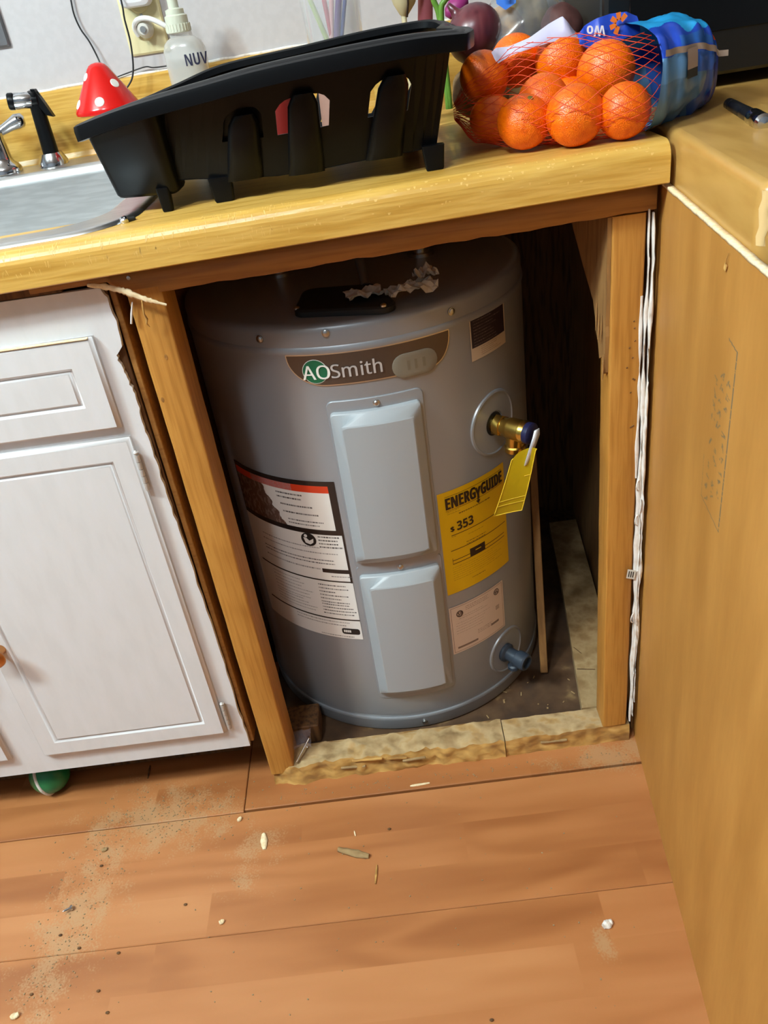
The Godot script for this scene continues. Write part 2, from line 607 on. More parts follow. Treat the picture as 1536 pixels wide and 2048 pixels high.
# ---------------------------------------------------------------- worktops
func make_countertops():
	var t := thing("countertop", "butcher-block patterned laminate worktop over the open cabinet, with sink and dish drainer on it", "countertop", Vector3(0, 0.85, -0.3))
	# cross-section (z, height below the top) with a rolled front nose
	var nose := []
	for k in 8:
		var a := PI * 0.5 * k / 7.0
		nose.append(Vector2(0.0095 + 0.0175 * sin(a), -0.0175 + 0.0175 * cos(a)))
	nose.append_array([Vector2(0.027, -0.0405), Vector2(0.0255, -0.0418), Vector2(0.006, -0.0418), Vector2(0.006, -0.022)])
	var put := func(z: float, y: float, x: float): return Vector3(x, y + counter_y(x), z)
	var b := MB.new()
	var sec := nose.duplicate()
	sec.append_array([Vector2(-0.715, -0.022), Vector2(-0.715, 0.0)])
	b.prism(sec, -0.062, 0.5385, put)
	var front := nose.duplicate()
	front.append_array([Vector2(-0.072, -0.022), Vector2(-0.072, 0.0)])
	b.prism(front, -1.4, -0.062, put)
	b.prism([Vector2(-0.695, 0), Vector2(-0.715, 0), Vector2(-0.715, -0.022), Vector2(-0.695, -0.022)], -1.4, -0.062, put)
	obj("worktop", b, M.counter, t)
	# pale flecks that paint in the small glints of light along the nose
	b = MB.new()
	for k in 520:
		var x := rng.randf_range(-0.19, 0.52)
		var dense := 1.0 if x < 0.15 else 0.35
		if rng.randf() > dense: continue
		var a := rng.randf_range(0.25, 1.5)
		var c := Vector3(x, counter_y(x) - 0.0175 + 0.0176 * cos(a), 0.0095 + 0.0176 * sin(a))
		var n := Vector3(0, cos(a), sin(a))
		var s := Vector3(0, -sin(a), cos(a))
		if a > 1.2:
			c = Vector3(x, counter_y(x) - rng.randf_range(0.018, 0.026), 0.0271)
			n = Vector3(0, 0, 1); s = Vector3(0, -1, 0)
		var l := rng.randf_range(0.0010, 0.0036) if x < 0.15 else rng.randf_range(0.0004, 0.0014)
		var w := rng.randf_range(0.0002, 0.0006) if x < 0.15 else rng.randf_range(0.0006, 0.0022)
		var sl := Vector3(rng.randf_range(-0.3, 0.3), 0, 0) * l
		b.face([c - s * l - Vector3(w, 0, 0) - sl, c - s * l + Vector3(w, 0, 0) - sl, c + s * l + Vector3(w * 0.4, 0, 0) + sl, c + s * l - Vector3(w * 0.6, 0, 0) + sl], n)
	obj("painted_glint", b, plain(c8(222, 180, 100), 0.45), t, "stuff")
	b = MB.new()
	var bs := [Vector2(-0.7345, -0.02), Vector2(-0.7345, 0.114), Vector2(-0.720, 0.114), Vector2(-0.7165, 0.1105), Vector2(-0.7165, 0.012), Vector2(-0.713, 0.004), Vector2(-0.706, 0.0005), Vector2(-0.706, -0.002), Vector2(-0.7155, -0.004), Vector2(-0.7155, -0.02)]
	b.prism(bs, -1.4, 0.60, put)
	obj("backsplash", b, M.counter, t)
	# ragged white caulk line where the splash meets the wall
	b = MB.new()
	var path := []
	for k in 70:
		var x := -0.9 + 1.45 * k / 69.0
		path.append(Vector3(x, counter_y(x) + 0.1155 + rng.randf_range(-0.001, 0.001), -0.7335))
	b.tube(path, 0.0028, 6)
	obj("caulk_bead", b, M.caulk, t)
	# L-shaped return on the right, its nose worn along the corner
	t = thing("return_countertop", "right-hand return worktop with a worn rounded corner above the tan panel", "countertop", Vector3(0.8, 0.86, -0.2))
	var q := [Vector2(0.5445 - SLOPE * 0.0 + 0.0015, 0.03), Vector2(0.5182, 0.284), Vector2(1.25, 0.284), Vector2(1.25, 0.03)]
	q[0] = Vector2(0.5465 + SLOPE * 0.03, 0.03)
	q = [Vector2(0.6215, -0.715), q[1], q[2], Vector2(1.25, -0.715)]
	b = MB.new()
	var loops := []
	for s in [[0.0, 0.857], [0.0, 0.9105], [0.0008, 0.9140], [0.0028, 0.9168], [0.0058, 0.9184], [0.009, 0.9188]]:
		var l := []
		for p in rquad(q, 0.013, s[0], 8):
			l.append(Vector3(p.x, s[1], p.y))
		loops.append(l)
	b.loft(loops, Vector3(0.9, 0.88, -0.2), true, true, true, 50.0)
	obj("worktop", b, M.returntop, t)
	# laminate worn pale down the vertical corner
	b = MB.new()
	var ring := rquad(q, 0.013, -0.0003, 8)
	var wl := []
	for k in 7:
		var f := k / 6.0
		var l := []
		for i in range(11, 16):
			var p: Vector2 = ring[i]
			l.append(Vector3(p.x, lerpf(0.872, 0.9135, f), p.y))
		var keep := 0.55 + 0.45 * sin(k * 2.1)
		l[0] = l[0].lerp(l[2], 0.6 - 0.5 * keep)
		l[4] = l[4].lerp(l[2], 0.5 * keep)
		wl.append(l)
	b.net(wl, Vector3(0.9, 0.9, -0.2))
	obj("worn_corner", b, plain(c8(218, 184, 126), 0.5), t)
	# filler under the nose joint: dark gap lining
	b = MB.new()
	b.box(Vector3(0.551, 0.885, -0.20), Vector3(0.014, 0.03, 0.4), 0.001)
	obj("joint_lining", b, M.darkwood, t)
	# the carcass below the return
	t = thing("return_cabinet", "plain brown cabinet carcass under the right-hand return worktop, behind the tan panel", "cabinet", Vector3(0.9, 0, -0.2))
	b = MB.new()
	b.box(Vector3(0.935, 0.478, -0.005), Vector3(0.62, 0.757, 0.56), 0.002)
	obj("carcass", b, M.ply, t)
	b = MB.new()
	b.box(Vector3(0.935, 0.05, -0.23), Vector3(0.58, 0.1, 0.84), 0.002)
	obj("plinth", b, M.darkwood, t)

# ---------------------------------------------------------------- rough timber round the opening
func timber(b: MB, x0: float, x1: float, y0: float, y1: float, z0: float, z1: float, sway: Callable = func(_y): return 0.0):
	# post with slightly irregular arrises
	var loops := []
	for k in 25:
		var y := y0 + (y1 - y0) * k / 24.0
		var l := []
		for p in rect_loop((x0 + x1) / 2, (z0 + z1) / 2, x1 - x0, z1 - z0, 0.0022, 2):
			l.append(Vector3(p.x + sway.call(y) + rng.randf_range(-0.0004, 0.0004), y, p.y + rng.randf_range(-0.0004, 0.0004)))
		loops.append(l)
	b.loft(loops, Vector3((x0 + x1) / 2, (y0 + y1) / 2, (z0 + z1) / 2), true, true, true, 60.0)

func make_frame():
	var b := MB.new()
	timber(b, -0.0600, -0.0203, 0.022, 0.8345, -0.060, 0.0)
	var t := thing("wood_stud", "amber pine stud at the left of the water heater, beside the torn white cabinet", "wood stud", Vector3(-0.04, 0.022, -0.03), "studs of the opened cabinet")
	obj("post", b, M.pine, t)
	for k in [Vector2(-0.0545, 0.700), Vector2(-0.036, 0.752)]:
		b = MB.new()
		b.lathe([Vector2(0.0001, 0.0004), Vector2(0.0022, 0.0004), Vector2(0.0028, -0.001)], Transform3D(Basis(Vector3.RIGHT, PI / 2).scaled_local(Vector3(0.8, 1, 1.5)), Vector3(k.x, k.y, 0.0002)), 14)
		obj("knot", b, M.rail, t)
	b = MB.new()
	timber(b, 0.4872, 0.5247, 0.0375, 0.8385, -0.042, 0.0)
	t = thing("wood_stud", "amber pine stud at the right of the water heater, edged with torn white caulk", "wood stud", Vector3(0.506, 0.0375, -0.02), "studs of the opened cabinet")
	obj("post", b, M.pine, t)
	for k in 9:
		b = MB.new()
		var p := Vector3(0.512 + rng.randf_range(-0.008, 0.008), 0.72 - 0.012 * k + rng.randf_range(-0.006, 0.006), 0.0003)
		b.box(p, Vector3(0.0012, 0.0022, 0.0008), 0.0002, Basis(Vector3.BACK, -0.9))
		obj("nail_hole", b, M.darkwood, t)
	b = MB.new()
	b.box(Vector3(0.5165, 0.577, 0.0003), Vector3(0.006, 0.0012, 0.0008), 0.0002, Basis(Vector3.BACK, 0.5))
	obj("nail_hole", b, M.darkwood, t)
	# plywood corner brace nailed to its inner side, splintered at the lower end
	var br := thing("corner_brace", "splintered three-cornered plywood brace on the inner top of the right stud", "brace", Vector3(0.485, 0.77, -0.06))
	b = MB.new()
	var poly := [Vector2(-0.003, 0.838), Vector2(-0.215, 0.838), Vector2(-0.165, 0.792), Vector2(-0.110, 0.755), Vector2(-0.062, 0.726), Vector2(-0.052, 0.708), Vector2(-0.047, 0.690), Vector2(-0.038, 0.682), Vector2(-0.031, 0.662), Vector2(-0.020, 0.668), Vector2(-0.014, 0.648), Vector2(-0.008, 0.652), Vector2(-0.004, 0.700), Vector2(-0.0055, 0.712), Vector2(-0.003, 0.74), Vector2(-0.0045, 0.785)]
	b.prism(poly, 0.0, 0.0045, func(z, y, w): return Vector3(0.4869 - w, y, z))
	obj("brace_board", b, M.ply, br)
	for k in 4:
		b = MB.new()
		var z := -0.010 - 0.010 * k + rng.randf_range(-0.004, 0.003)
		var y := 0.685 + rng.randf_range(-0.03, 0.03)
		b.tube([Vector3(0.4818, y + 0.018, z), Vector3(0.4808, y, z + 0.002), Vector3(0.4798, y - 0.016, z + 0.003)], [0.0006, 0.0016, 0.0003], 5)
		obj("torn_fibre", b, M.ply, br)
	# rail under the worktop
	b = MB.new()
	var loops := []
	for k in 41:
		var x := -0.165 + 0.700 * k / 40.0
		var dip := rng.randf_range(-0.0012, 0.0012)
		var yb := 0.8393 + (x - 0.4872) * 0.0225 + dip
		var yt := counter_y(x) - 0.0421
		if x < -0.062:
			yb = yt - 0.012
		var l := []
		for p in [Vector2(0.0, yt), Vector2(0.0, yb + 0.001), Vector2(-0.0015, yb), Vector2(-0.019, yb), Vector2(-0.019, yt)]:
			l.append(Vector3(x, p.y, p.x))
		loops.append(l)
	b.loft(loops, Vector3(0.19, 0.85, -0.01), true, true, true, 80.0)
	t = thing("support_rail", "brown wooden rail running under the front edge of the worktop", "rail", Vector3(0.19, 0.85, -0.01))
	obj("rail_board", b, M.rail, t)
	for p in [Vector2(-0.052, 0.8485), Vector2(0.36, 0.8645)]:
		b = MB.new()
		b.lathe([Vector2(0.0001, 0.0012), Vector2(0.0022, 0.001), Vector2(0.0026, -0.001)], Transform3D(Basis(Vector3.RIGHT, PI / 2), Vector3(p.x, p.y, 0.0002)), 10)
		obj("nail_head", b, M.screw, t)
	# broken sill, in two lengths
	sill(-0.0575, 0.3268, 1.0, "rotted wooden sill under the front of the water heater, broken and pale with dust", 41)
	sill(0.3282, 0.5305, 0.35, "shorter cleaner length of wooden sill under the right-hand stud", 42)

func sill(x0: float, x1: float, rough: float, label: String, sd: int):
	var n := FastNoiseLite.new()
	n.seed = sd; n.frequency = 18.0; n.fractal_octaves = 4
	n.noise_type = FastNoiseLite.TYPE_SIMPLEX_SMOOTH
	var nx := 60
	var top := []
	var frt := []
	for i in nx + 1:
		var x := x0 + (x1 - x0) * i / nx
		var rowt := []
		var rowf := []
		var ez := (n.get_noise_2d(x, 0.3) * 0.010 - 0.002) * rough
		var ey := (absf(n.get_noise_2d(x, 1.7)) * -0.016) * rough
		for j in 9:
			var z := -0.043 + (0.043 + ez) * j / 8.0
			var y := 0.036 + n.get_noise_2d(x * 1.4, z * 2.0 + 4.0) * 0.007 * rough + ey * pow(j / 8.0, 3.0)
			rowt.append(Vector3(x, y, z))
		for j in 7:
			var f := j / 6.0
			var y: float = rowt[8].y * (1.0 - f)
			var z: float = ez + n.get_noise_2d(x * 2.0, f * 0.05 + 7.0) * 0.009 * rough * sin(f * PI) + 0.006 * f * rough
			if j == 0:
				z = ez
			rowf.append(Vector3(x, y, z))
		top.append(rowt)
		frt.append(rowf)
	var t := thing("sill_board", label, "wood sill", Vector3((x0 + x1) / 2, 0, -0.02))
	var b := MB.new()
	var mid := Vector3((x0 + x1) / 2, 0.015, -0.022)
	b.net(top, mid)
	for e in [0, nx]:
		var p := []
		for q in top[e]:
			p.append(q)
		for q in frt[e]:
			p.append(q)
		p.append(Vector3(top[e][0].x, 0, -0.043))
		b.face(p, Vector3(-1 if e == 0 else 1, 0, 0))
	b.face([top[0][0], top[nx][0], Vector3(x1, 0, -0.043), Vector3(x0, 0, -0.043)], Vector3(0, 0, -1))
	obj("dusty_top", b, M.rot, t)
	b = MB.new()
	b.net(frt, mid)
	obj("broken_face", b, M.fracture, t)
	# slivers that stand off the face
	for k in int(4 * rough):
		b = MB.new()
		var x := rng.randf_range(x0 + 0.03, x1 - 0.04)
		var l := rng.randf_range(0.015, 0.05)
		var y := rng.randf_range(0.012, 0.034)
		b.box(Vector3(x, y, 0.003 + rng.randf_range(-0.002, 0.003)), Vector3(l, 0.004, 0.004), 0.001, Basis(Vector3.BACK, rng.randf_range(-0.15, 0.15)) * Basis(Vector3.UP, rng.randf_range(-0.1, 0.1)))
		obj("sliver", b, M.fracture if k % 2 else M.dusty, t)

# ---------------------------------------------------------------- white base cabinet
func fielded(b: MB, x0: float, x1: float, y0: float, y1: float, z: float, inset: float, lip := 0.010):
	# lipped front: bevelled outer edge, flat border, routed line, flat field
	var loops := []
	for s in [[0.0, 0.0], [0.0, lip * 0.45], [0.004, lip], [inset - 0.003, lip], [inset, lip - 0.0035], [inset + 0.0015, lip - 0.0035], [inset + 0.004, lip - 0.0008], [inset + 0.012, lip - 0.0008]]:
		var l := []
		for c in [Vector2(x0 + s[0], y0 + s[0]), Vector2(x1 - s[0], y0 + s[0]), Vector2(x1 - s[0], y1 - s[0]), Vector2(x0 + s[0], y1 - s[0])]:
			l.append(Vector3(c.x, c.y, z + s[1]))
		loops.append(l)
	b.loft(loops, Vector3((x0 + x1) / 2, (y0 + y1) / 2, z - 0.05), true, true, true, 5.0)

func make_white_cabinet():
	var t := thing("base_cabinet", "white painted base cabinet with a drawer and doors, its right edge torn off ragged", "cabinet", Vector3(-0.5, 0.09, -0.3))
	var b := MB.new()
	var edge := [[-0.0868, 0.8420], [-0.0816, 0.8303], [-0.0798, 0.8026], [-0.0827, 0.7722], [-0.0922, 0.7625], [-0.0897, 0.7414], [-0.0850, 0.7122], [-0.0866, 0.6688], [-0.0849, 0.6191], [-0.0854, 0.5732], [-0.0830, 0.4922], [-0.0801, 0.3295], [-0.0808, 0.198], [-0.0795, 0.0955]]
	var poly := [Vector2(-1.2, 0.0955), Vector2(-1.2, 0.842)]
	for k in edge.size() - 1:
		var n := 3 if k < 4 else 7
		for s in n:
			var f := float(s) / n
			var p := Vector2(edge[k][0], edge[k][1]).lerp(Vector2(edge[k + 1][0], edge[k + 1][1]), f)
			p.x += rng.randf_range(-0.0014, 0.0010) if s > 0 else 0.0
			poly.append(p)
	poly.append(Vector2(-0.0795, 0.0955))
	b.prism(poly, -0.0065, 0.0, func(x, y, w): return Vector3(x, y, w))
	obj("face_frame", b, M.white, t)
	b = MB.new()
	b.box(Vector3(-0.152, 0.469, -0.0140), Vector3(0.139, 0.740, 0.0140), 0.001)
	obj("inner_stile", b, M.darkwood, t)
	b = MB.new()
	b.box(Vector3(-0.655, 0.849, -0.008), Vector3(1.05, 0.0135, 0.014), 0.001)
	obj("bare_top_strip", b, M.darkwood, t)
	b = MB.new()
	b.box(Vector3(-0.0772, 0.469, -0.2935), Vector3(0.0070, 0.745, 0.570), 0.001)
	obj("side_panel", b, M.rail, t)
	b = MB.new()
	b.box(Vector3(-0.64, 0.106, -0.36), Vector3(1.12, 0.018, 0.65), 0.001)
	obj("bottom_panel", b, M.darkwood, t)
	b = MB.new()
	b.box(Vector3(-0.66, 0.049, -0.088), Vector3(1.08, 0.094, 0.016), 0.001)
	obj("toe_board", b, M.darkwood, t)
	# drawer and doors
	b = MB.new()
	fielded(b, -0.52, -0.1115, 0.6735, 0.7905, 0.0, 0.036)
	var d := obj("drawer_front", b, M.white, t)
	b = MB.new()
	b.box(Vector3(-0.316, 0.7898, 0.0055), Vector3(0.4, 0.0012, 0.0095), 0.0003)
	obj("worn_edge", b, M.rawedge, d)
	b = MB.new()
	fielded(b, -0.4005, -0.1065, 0.1375, 0.6600, 0.0, 0.031)
	d = obj("door", b, M.white, t)
	knob(Vector3(-0.3835, 0.362, 0.0095), d)
	hinge(-0.1045, 0.610, d)
	hinge(-0.1000, 0.172, d)
	b = MB.new()
	fielded(b, -0.80, -0.452, 0.1375, 0.6600, 0.0, 0.031)
	d = obj("door", b, M.white, t)
	knob(Vector3(-0.475, 0.362, 0.0095), d)

func knob(p: Vector3, d: Node3D):
	var b := MB.new()
	b.lathe([Vector2(0.0001, 0.0), Vector2(0.009, 0.0), Vector2(0.007, 0.006), Vector2(0.007, 0.012), Vector2(0.013, 0.017), Vector2(0.0155, 0.021), Vector2(0.014, 0.0255), Vector2(0.008, 0.028), Vector2(0.0001, 0.0286)], Transform3D(Basis(Vector3.RIGHT, PI / 2), p), 24, 50.0)
	obj("knob", b, M.copper, d)

func hinge(x: float, y: float, d: Node3D):
	var b := MB.new()
	for k in 5:
		b.tube([Vector3(x, y - 0.025 + 0.0102 * k, 0.007), Vector3(x, y - 0.0155 + 0.0102 * k, 0.007)], 0.0031, 10)
	b.lathe([Vector2(0.0001, 0.0), Vector2(0.0024, 0.0), Vector2(0.0036, 0.003), Vector2(0.0001, 0.006)], Transform3D(Basis(), Vector3(x, y + 0.026, 0.007)), 10)
	b.box(Vector3(x - 0.001, y, 0.003), Vector3(0.004, 0.05, 0.006), 0.0004)
	obj("hinge", b, plain(c8(196, 192, 186), 0.5, 0.4), d)

# ---------------------------------------------------------------- tan panel on the right
func panel_texture() -> ImageTexture:
	var w := 720
	var h := 900
	var n1 := FastNoiseLite.new()
	n1.seed = 51; n1.frequency = 0.01; n1.fractal_octaves = 5
	n1.noise_type = FastNoiseLite.TYPE_SIMPLEX_SMOOTH
	var n2 := FastNoiseLite.new()
	n2.seed = 52; n2.frequency = 0.12; n2.fractal_octaves = 3
	var img := Image.create(w, h, false, Image.FORMAT_RGB8)
	var a := Vector3(176, 122, 54)
	var c := Vector3(194, 139, 67)
	for j in h:
		for i in w:
			var t := clampf(0.55 + n1.get_noise_2d(i * 1.1, j * 0.28) * 0.9 + n2.get_noise_2d(i, j * 0.2) * 0.16, 0, 1)
			var q := a.lerp(c, t) / 255.0
			img.set_pixel(i, j, Color(q.x, q.y, q.z))
	# faded stamp, printed upside down: a slanting frame with worn letters
	var z2i := func(z: float): return (z + 0.02) / 0.64 * w
	var y2j := func(y: float): return (0.868 - y) / 0.868 * h
	var ink := Color(0.40, 0.37, 0.33)
	var line := func(p: Vector2, q: Vector2, th: float, al: float):
		var n := int(p.distance_to(q) * 1.5) + 1
		for k in n + 1:
			var s := p.lerp(q, float(k) / n)
			if n2.get_noise_2d(s.x * 6.0, s.y * 6.0) > 0.28:
				continue
			for u in range(-int(th), int(th) + 1):
				var px := int(s.x) + u
				if px >= 0 and px < w and s.y >= 0 and s.y < h:
					img.set_pixel(px, int(s.y), img.get_pixel(px, int(s.y)).lerp(ink, al))
	var pt := func(z, y): return Vector2(z2i.call(z), y2j.call(y))
	line.call(pt.call(0.285, 0.787), pt.call(0.285, 0.606), 1.0, 0.8)
	line.call(pt.call(0.285, 0.787), pt.call(0.262, 0.790), 1.0, 0.75)
	line.call(pt.call(0.283, 0.606), pt.call(0.225, 0.610), 1.0, 0.4)
	line.call(pt.call(0.225, 0.610), pt.call(0.222, 0.655), 1.0, 0.2)
	for r in 3:
		for k in 11:
			var z: float = 0.272 - 0.017 * r
			var y := 0.765 - 0.0125 * k - 0.012 * r
			if rng.randf() < 0.2: continue
			for e in 3:
				line.call(pt.call(z + rng.randf_range(-0.006, 0.006), y + rng.randf_range(-0.004, 0.004)), pt.call(z + rng.randf_range(-0.006, 0.006), y + rng.randf_range(-0.004, 0.004)), 1.0, 0.34)
	return ImageTexture.create_from_image(img)

func make_panel():
	var t := thing("plywood_sheet", "tall tan plywood sheet at the right with a faded stamp and pale raw top edge", "plywood sheet", Vector3(0.52, 0, 0.3))
	var m := StandardMaterial3D.new()
	m.albedo_texture = panel_texture()
	m.roughness = 0.5
	var b := MB.new()
	var at := func(z, y, off): return Vector3(0.5400 + SLOPE * (z - 0.0066) + off, y, z)
	var p := func(z0, z1, y0, y1, off, out):
		var f := []
		var u := []
		for q in [[z0, y0], [z1, y0], [z1, y1], [z0, y1]]:
			f.append(at.call(q[0], q[1], off))
			u.append(Vector2((q[0] + 0.02) / 0.64, (0.868 - q[1]) / 0.868))
		b.face(f, out, -1, u)
	p.call(-0.018, 0.62, 0.0, 0.8655, 0.0, Vector3.LEFT)
	p.call(-0.018, 0.62, 0.0, 0.8655, 0.0055, Vector3.RIGHT)
	for z in [-0.018, 0.62]:
		b.face([at.call(z, 0, 0), at.call(z, 0.8655, 0), at.call(z, 0.8655, 0.0055), at.call(z, 0, 0.0055)], Vector3(0, 0, -1 if z < 0 else 1))
	obj("sheet", b, m, t)
	# raw, fibrous top edge
	var wave := FastNoiseLite.new()
	wave.seed = 55; wave.frequency = 1.0; wave.fractal_octaves = 2
	b = MB.new()
	var loops := []
	for k in 90:
		var z := -0.018 + 0.638 * k / 89.0
		var l := []
		var lift := 0.0006 + 0.0006 * wave.get_noise_1d(z * 60.0)
		for q in [Vector2(-0.0006 - 0.0004 * absf(wave.get_noise_1d(z * 90.0 + 50.0)), 0.8650 - 0.0016 * absf(wave.get_noise_1d(z * 70.0 + 9.0))), Vector2(-0.0004, 0.8668 + lift), Vector2(0.006, 0.8668 + lift), Vector2(0.006, 0.8645)]:
			l.append(at.call(z, q.y, q.x))
		loops.append(l)
	b.loft(loops, at.call(0.3, 0.866, 0.003), true, true, true, 80.0)
	obj("raw_edge", b, M.rawedge, t)
	# small chip hanging by a fibre under the edge
	b = MB.new()
	b.box(at.call(0.238, 0.845, -0.0012), Vector3(0.001, 0.006, 0.005), 0.0003, Basis(Vector3.RIGHT, 0.4))
	b.tube([at.call(0.238, 0.847, -0.0014), at.call(0.241, 0.853, -0.0018), at.call(0.243, 0.858, -0.0012)], 0.0004, 5)
	obj("edge_chip", b, M.fracture, t)
	# torn caulk between the right-hand stud and the panel
	var ct := thing("torn_caulk", "ragged torn strip of white caulk running down between the right stud and the tan panel", "caulk", Vector3(0.53, 0.05, 0.0))
	for s in [[0.5272, 0.0060, 0.842, 0.045, 0.0036], [0.5318, 0.0054, 0.838, 0.09, 0.0062], [0.5228, 0.0050, 0.745, 0.50, 0.0014], [0.5290, 0.0034, 0.47, 0.06, 0.0060]]:
		b = MB.new()
		loops = []
		var n := 90
		for k in n + 1:
			var y: float = s[2] + (s[3] - s[2]) * k / n
			var lean := (0.842 - y) * 0.004
			var e := sin(PI * clampf(k / float(n), 0.03, 0.97))
			var wd: float = s[1] * (0.35 + 0.65 * e) * clampf(0.95 + 1.3 * wave.get_noise_1d(y * 11.0 + s[0] * 900.0), 0.2, 1.7)
			var cx: float = s[0] + lean + 0.0016 * wave.get_noise_1d(y * 6.0 + s[0] * 5000.0)
			var l := []
			for q in [Vector2(-wd / 2, 0.0), Vector2(-wd / 2 + 0.0004, s[4] * 0.7), Vector2(0.0018 * wave.get_noise_1d(y * 30.0 + 77.0), s[4] * (1.0 + 0.7 * wave.get_noise_1d(y * 40.0 + 11.0))), Vector2(wd / 2 - 0.0004, s[4] * 0.8), Vector2(wd / 2, 0.0)]:
				l.append(Vector3(cx + q.x, y, q.y - 0.0002))
			loops.append(l)
		b.loft(loops, Vector3(s[0], (s[2] + s[3]) / 2, -0.02), true, true, true, 50.0)
		obj("caulk_strip", b, M.caulk, ct)
	for k in 3:
		b = MB.new()
		var y: float = [0.49, 0.435, 0.262][k]
		var path := []
		for i in 7:
			var a := PI * i / 6.0
			path.append(Vector3(0.5275 - 0.004 * sin(a), y + 0.008 * cos(a), 0.003 + 0.003 * sin(a)))
		b.tube(path, 0.0009, 6)
		obj("caulk_curl", b, M.caulk, ct)
	var pt := thing("paper_scrap", "small printed paper scrap caught in the torn caulk on the right stud", "paper scrap", Vector3(0.52, 0.34, 0.004))
	b = MB.new()
	var mapb := Basis(Vector3.BACK, -0.12) * Basis(Vector3.UP, -0.3)
	b.box(Vector3(0.5215, 0.345, 0.005), Vector3(0.0115, 0.0155, 0.0004), 0.0001, mapb)
	obj("paper", b, M.paper, pt)
	b = MB.new()
	for k in 3:
		b.box(Vector3(0.5215, 0.345, 0.005) + mapb * Vector3(-0.003 + 0.0028 * k, 0, 0.0003), Vector3(0.0014, 0.010, 0.0002), 0.00005, mapb)
	obj("printed_bar", b, M.print, pt)

# ---------------------------------------------------------------- water heater
func hp(deg: float, y: float, off := 0.0) -> Vector3:
	var a := deg_to_rad(deg)
	return Vector3(AX.x + (HR + off) * sin(a), y, AX.z + (HR + off) * cos(a))

func m2d(s: float) -> float:     # metres along the jacket to degrees
	return rad_to_deg(s / HR)

# pillow of nested loops on the jacket; steps = [[inset, height], ...]
func raised(b: MB, d0: float, d1: float, y0: float, y1: float, r: float, steps: Array, sharp := 30.0):
	var w := deg_to_rad(d1 - d0) * HR
	var cd := (d0 + d1) / 2
	var cyy := (y0 + y1) / 2
	var h := y1 - y0
	var loops := []
	var raw := [Vector2(-w / 2, -h / 2), Vector2(w / 2, -h / 2), Vector2(w / 2, h / 2), Vector2(-w / 2, h / 2)]
	var lastl := []
	var top_h := 0.0
	for s in steps:
		var base := dense(rquad(raw, r, s[0], 5), 0.012)
		if lastl.size() > 0 and base.size() != lastl.size():
			base = resample(base, lastl.size())
		var l := []
		for p in base:
			l.append(hp(cd + m2d(p.x), cyy + p.y, s[1]))
		loops.append(l)
		lastl = base
		top_h = s[1]
	for f in [0.66, 0.33, 0.001]:
		var l := []
		for p in lastl:
			l.append(hp(cd + m2d(p.x * f), cyy + p.y * f, top_h))
		loops.append(l)
	b.loft(loops, AX + Vector3(0, cyy, 0), true, false, false, sharp)

func dense(l: Array, step: float) -> Array:
	var out := []
	for i in l.size():
		var a: Vector2 = l[i]
		var c: Vector2 = l[(i + 1) % l.size()]
		var n := maxi(1, int(ceil(a.distance_to(c) / step)))
		for k in n:
			out.append(a.lerp(c, float(k) / n))
	return out

func resample(l: Array, n: int) -> Array:
	var total := 0.0
	var cum := [0.0]
	for i in l.size():
		total += (l[i] as Vector2).distance_to(l[(i + 1) % l.size()])
		cum.append(total)
	var out := []
	var i := 0
	for k in n:
		var s := total * k / n
		while cum[i + 1] < s:
			i += 1
		out.append((l[i] as Vector2).lerp(l[(i + 1) % l.size()], (s - cum[i]) / maxf(cum[i + 1] - cum[i], 1e-9)))
	return out

# printed sheet stuck to the jacket, u runs rightwards, v downwards; lean turns its left end up or down
func sheet(d0: float, d1: float, y0: float, y1: float, off: float, img: Image, rough: float, lean := 0.0) -> Array:
	var b := MB.new()
	var p := []
	var n := maxi(4, int(absf(d1 - d0) / 1.5))
	for i in n + 1:
		var row := []
		for j in 7:
			var f := float(i) / n
			row.append(hp(lerpf(d0, d1, f), lerpf(y1, y0, j / 6.0) + lean * (1.0 - f), off))
		p.append(row)
	b.net(p, AX + Vector3(0, (y0 + y1) / 2, 0))
	var m := StandardMaterial3D.new()
	m.albedo_texture = ImageTexture.create_from_image(img)
	m.roughness = rough
	return [b, m]

func text_lines(img: Image, x: int, y: int, w: int, h: int, pitch: int, col: Color, thick := 2, ragged := 0.25):
	var yy := y
	while yy + thick <= y + h:
		var xx := x
		var stop := x + int(w * (1.0 - rng.randf() * ragged))
		while xx < stop:
			var l := rng.randi_range(4, 16)
			var c := col
			c.a = rng.randf_range(0.55, 1.0)
			for i in range(xx, mini(xx + l, stop)):
				for k in thick:
					if i < img.get_width() and yy + k < img.get_height():
						img.set_pixel(i, yy + k, img.get_pixel(i, yy + k).lerp(Color(col.r, col.g, col.b), c.a * (0.6 if (i * 7 + k * 3) % 3 == 0 else 0.95)))
			xx += l + 3
		yy += pitch

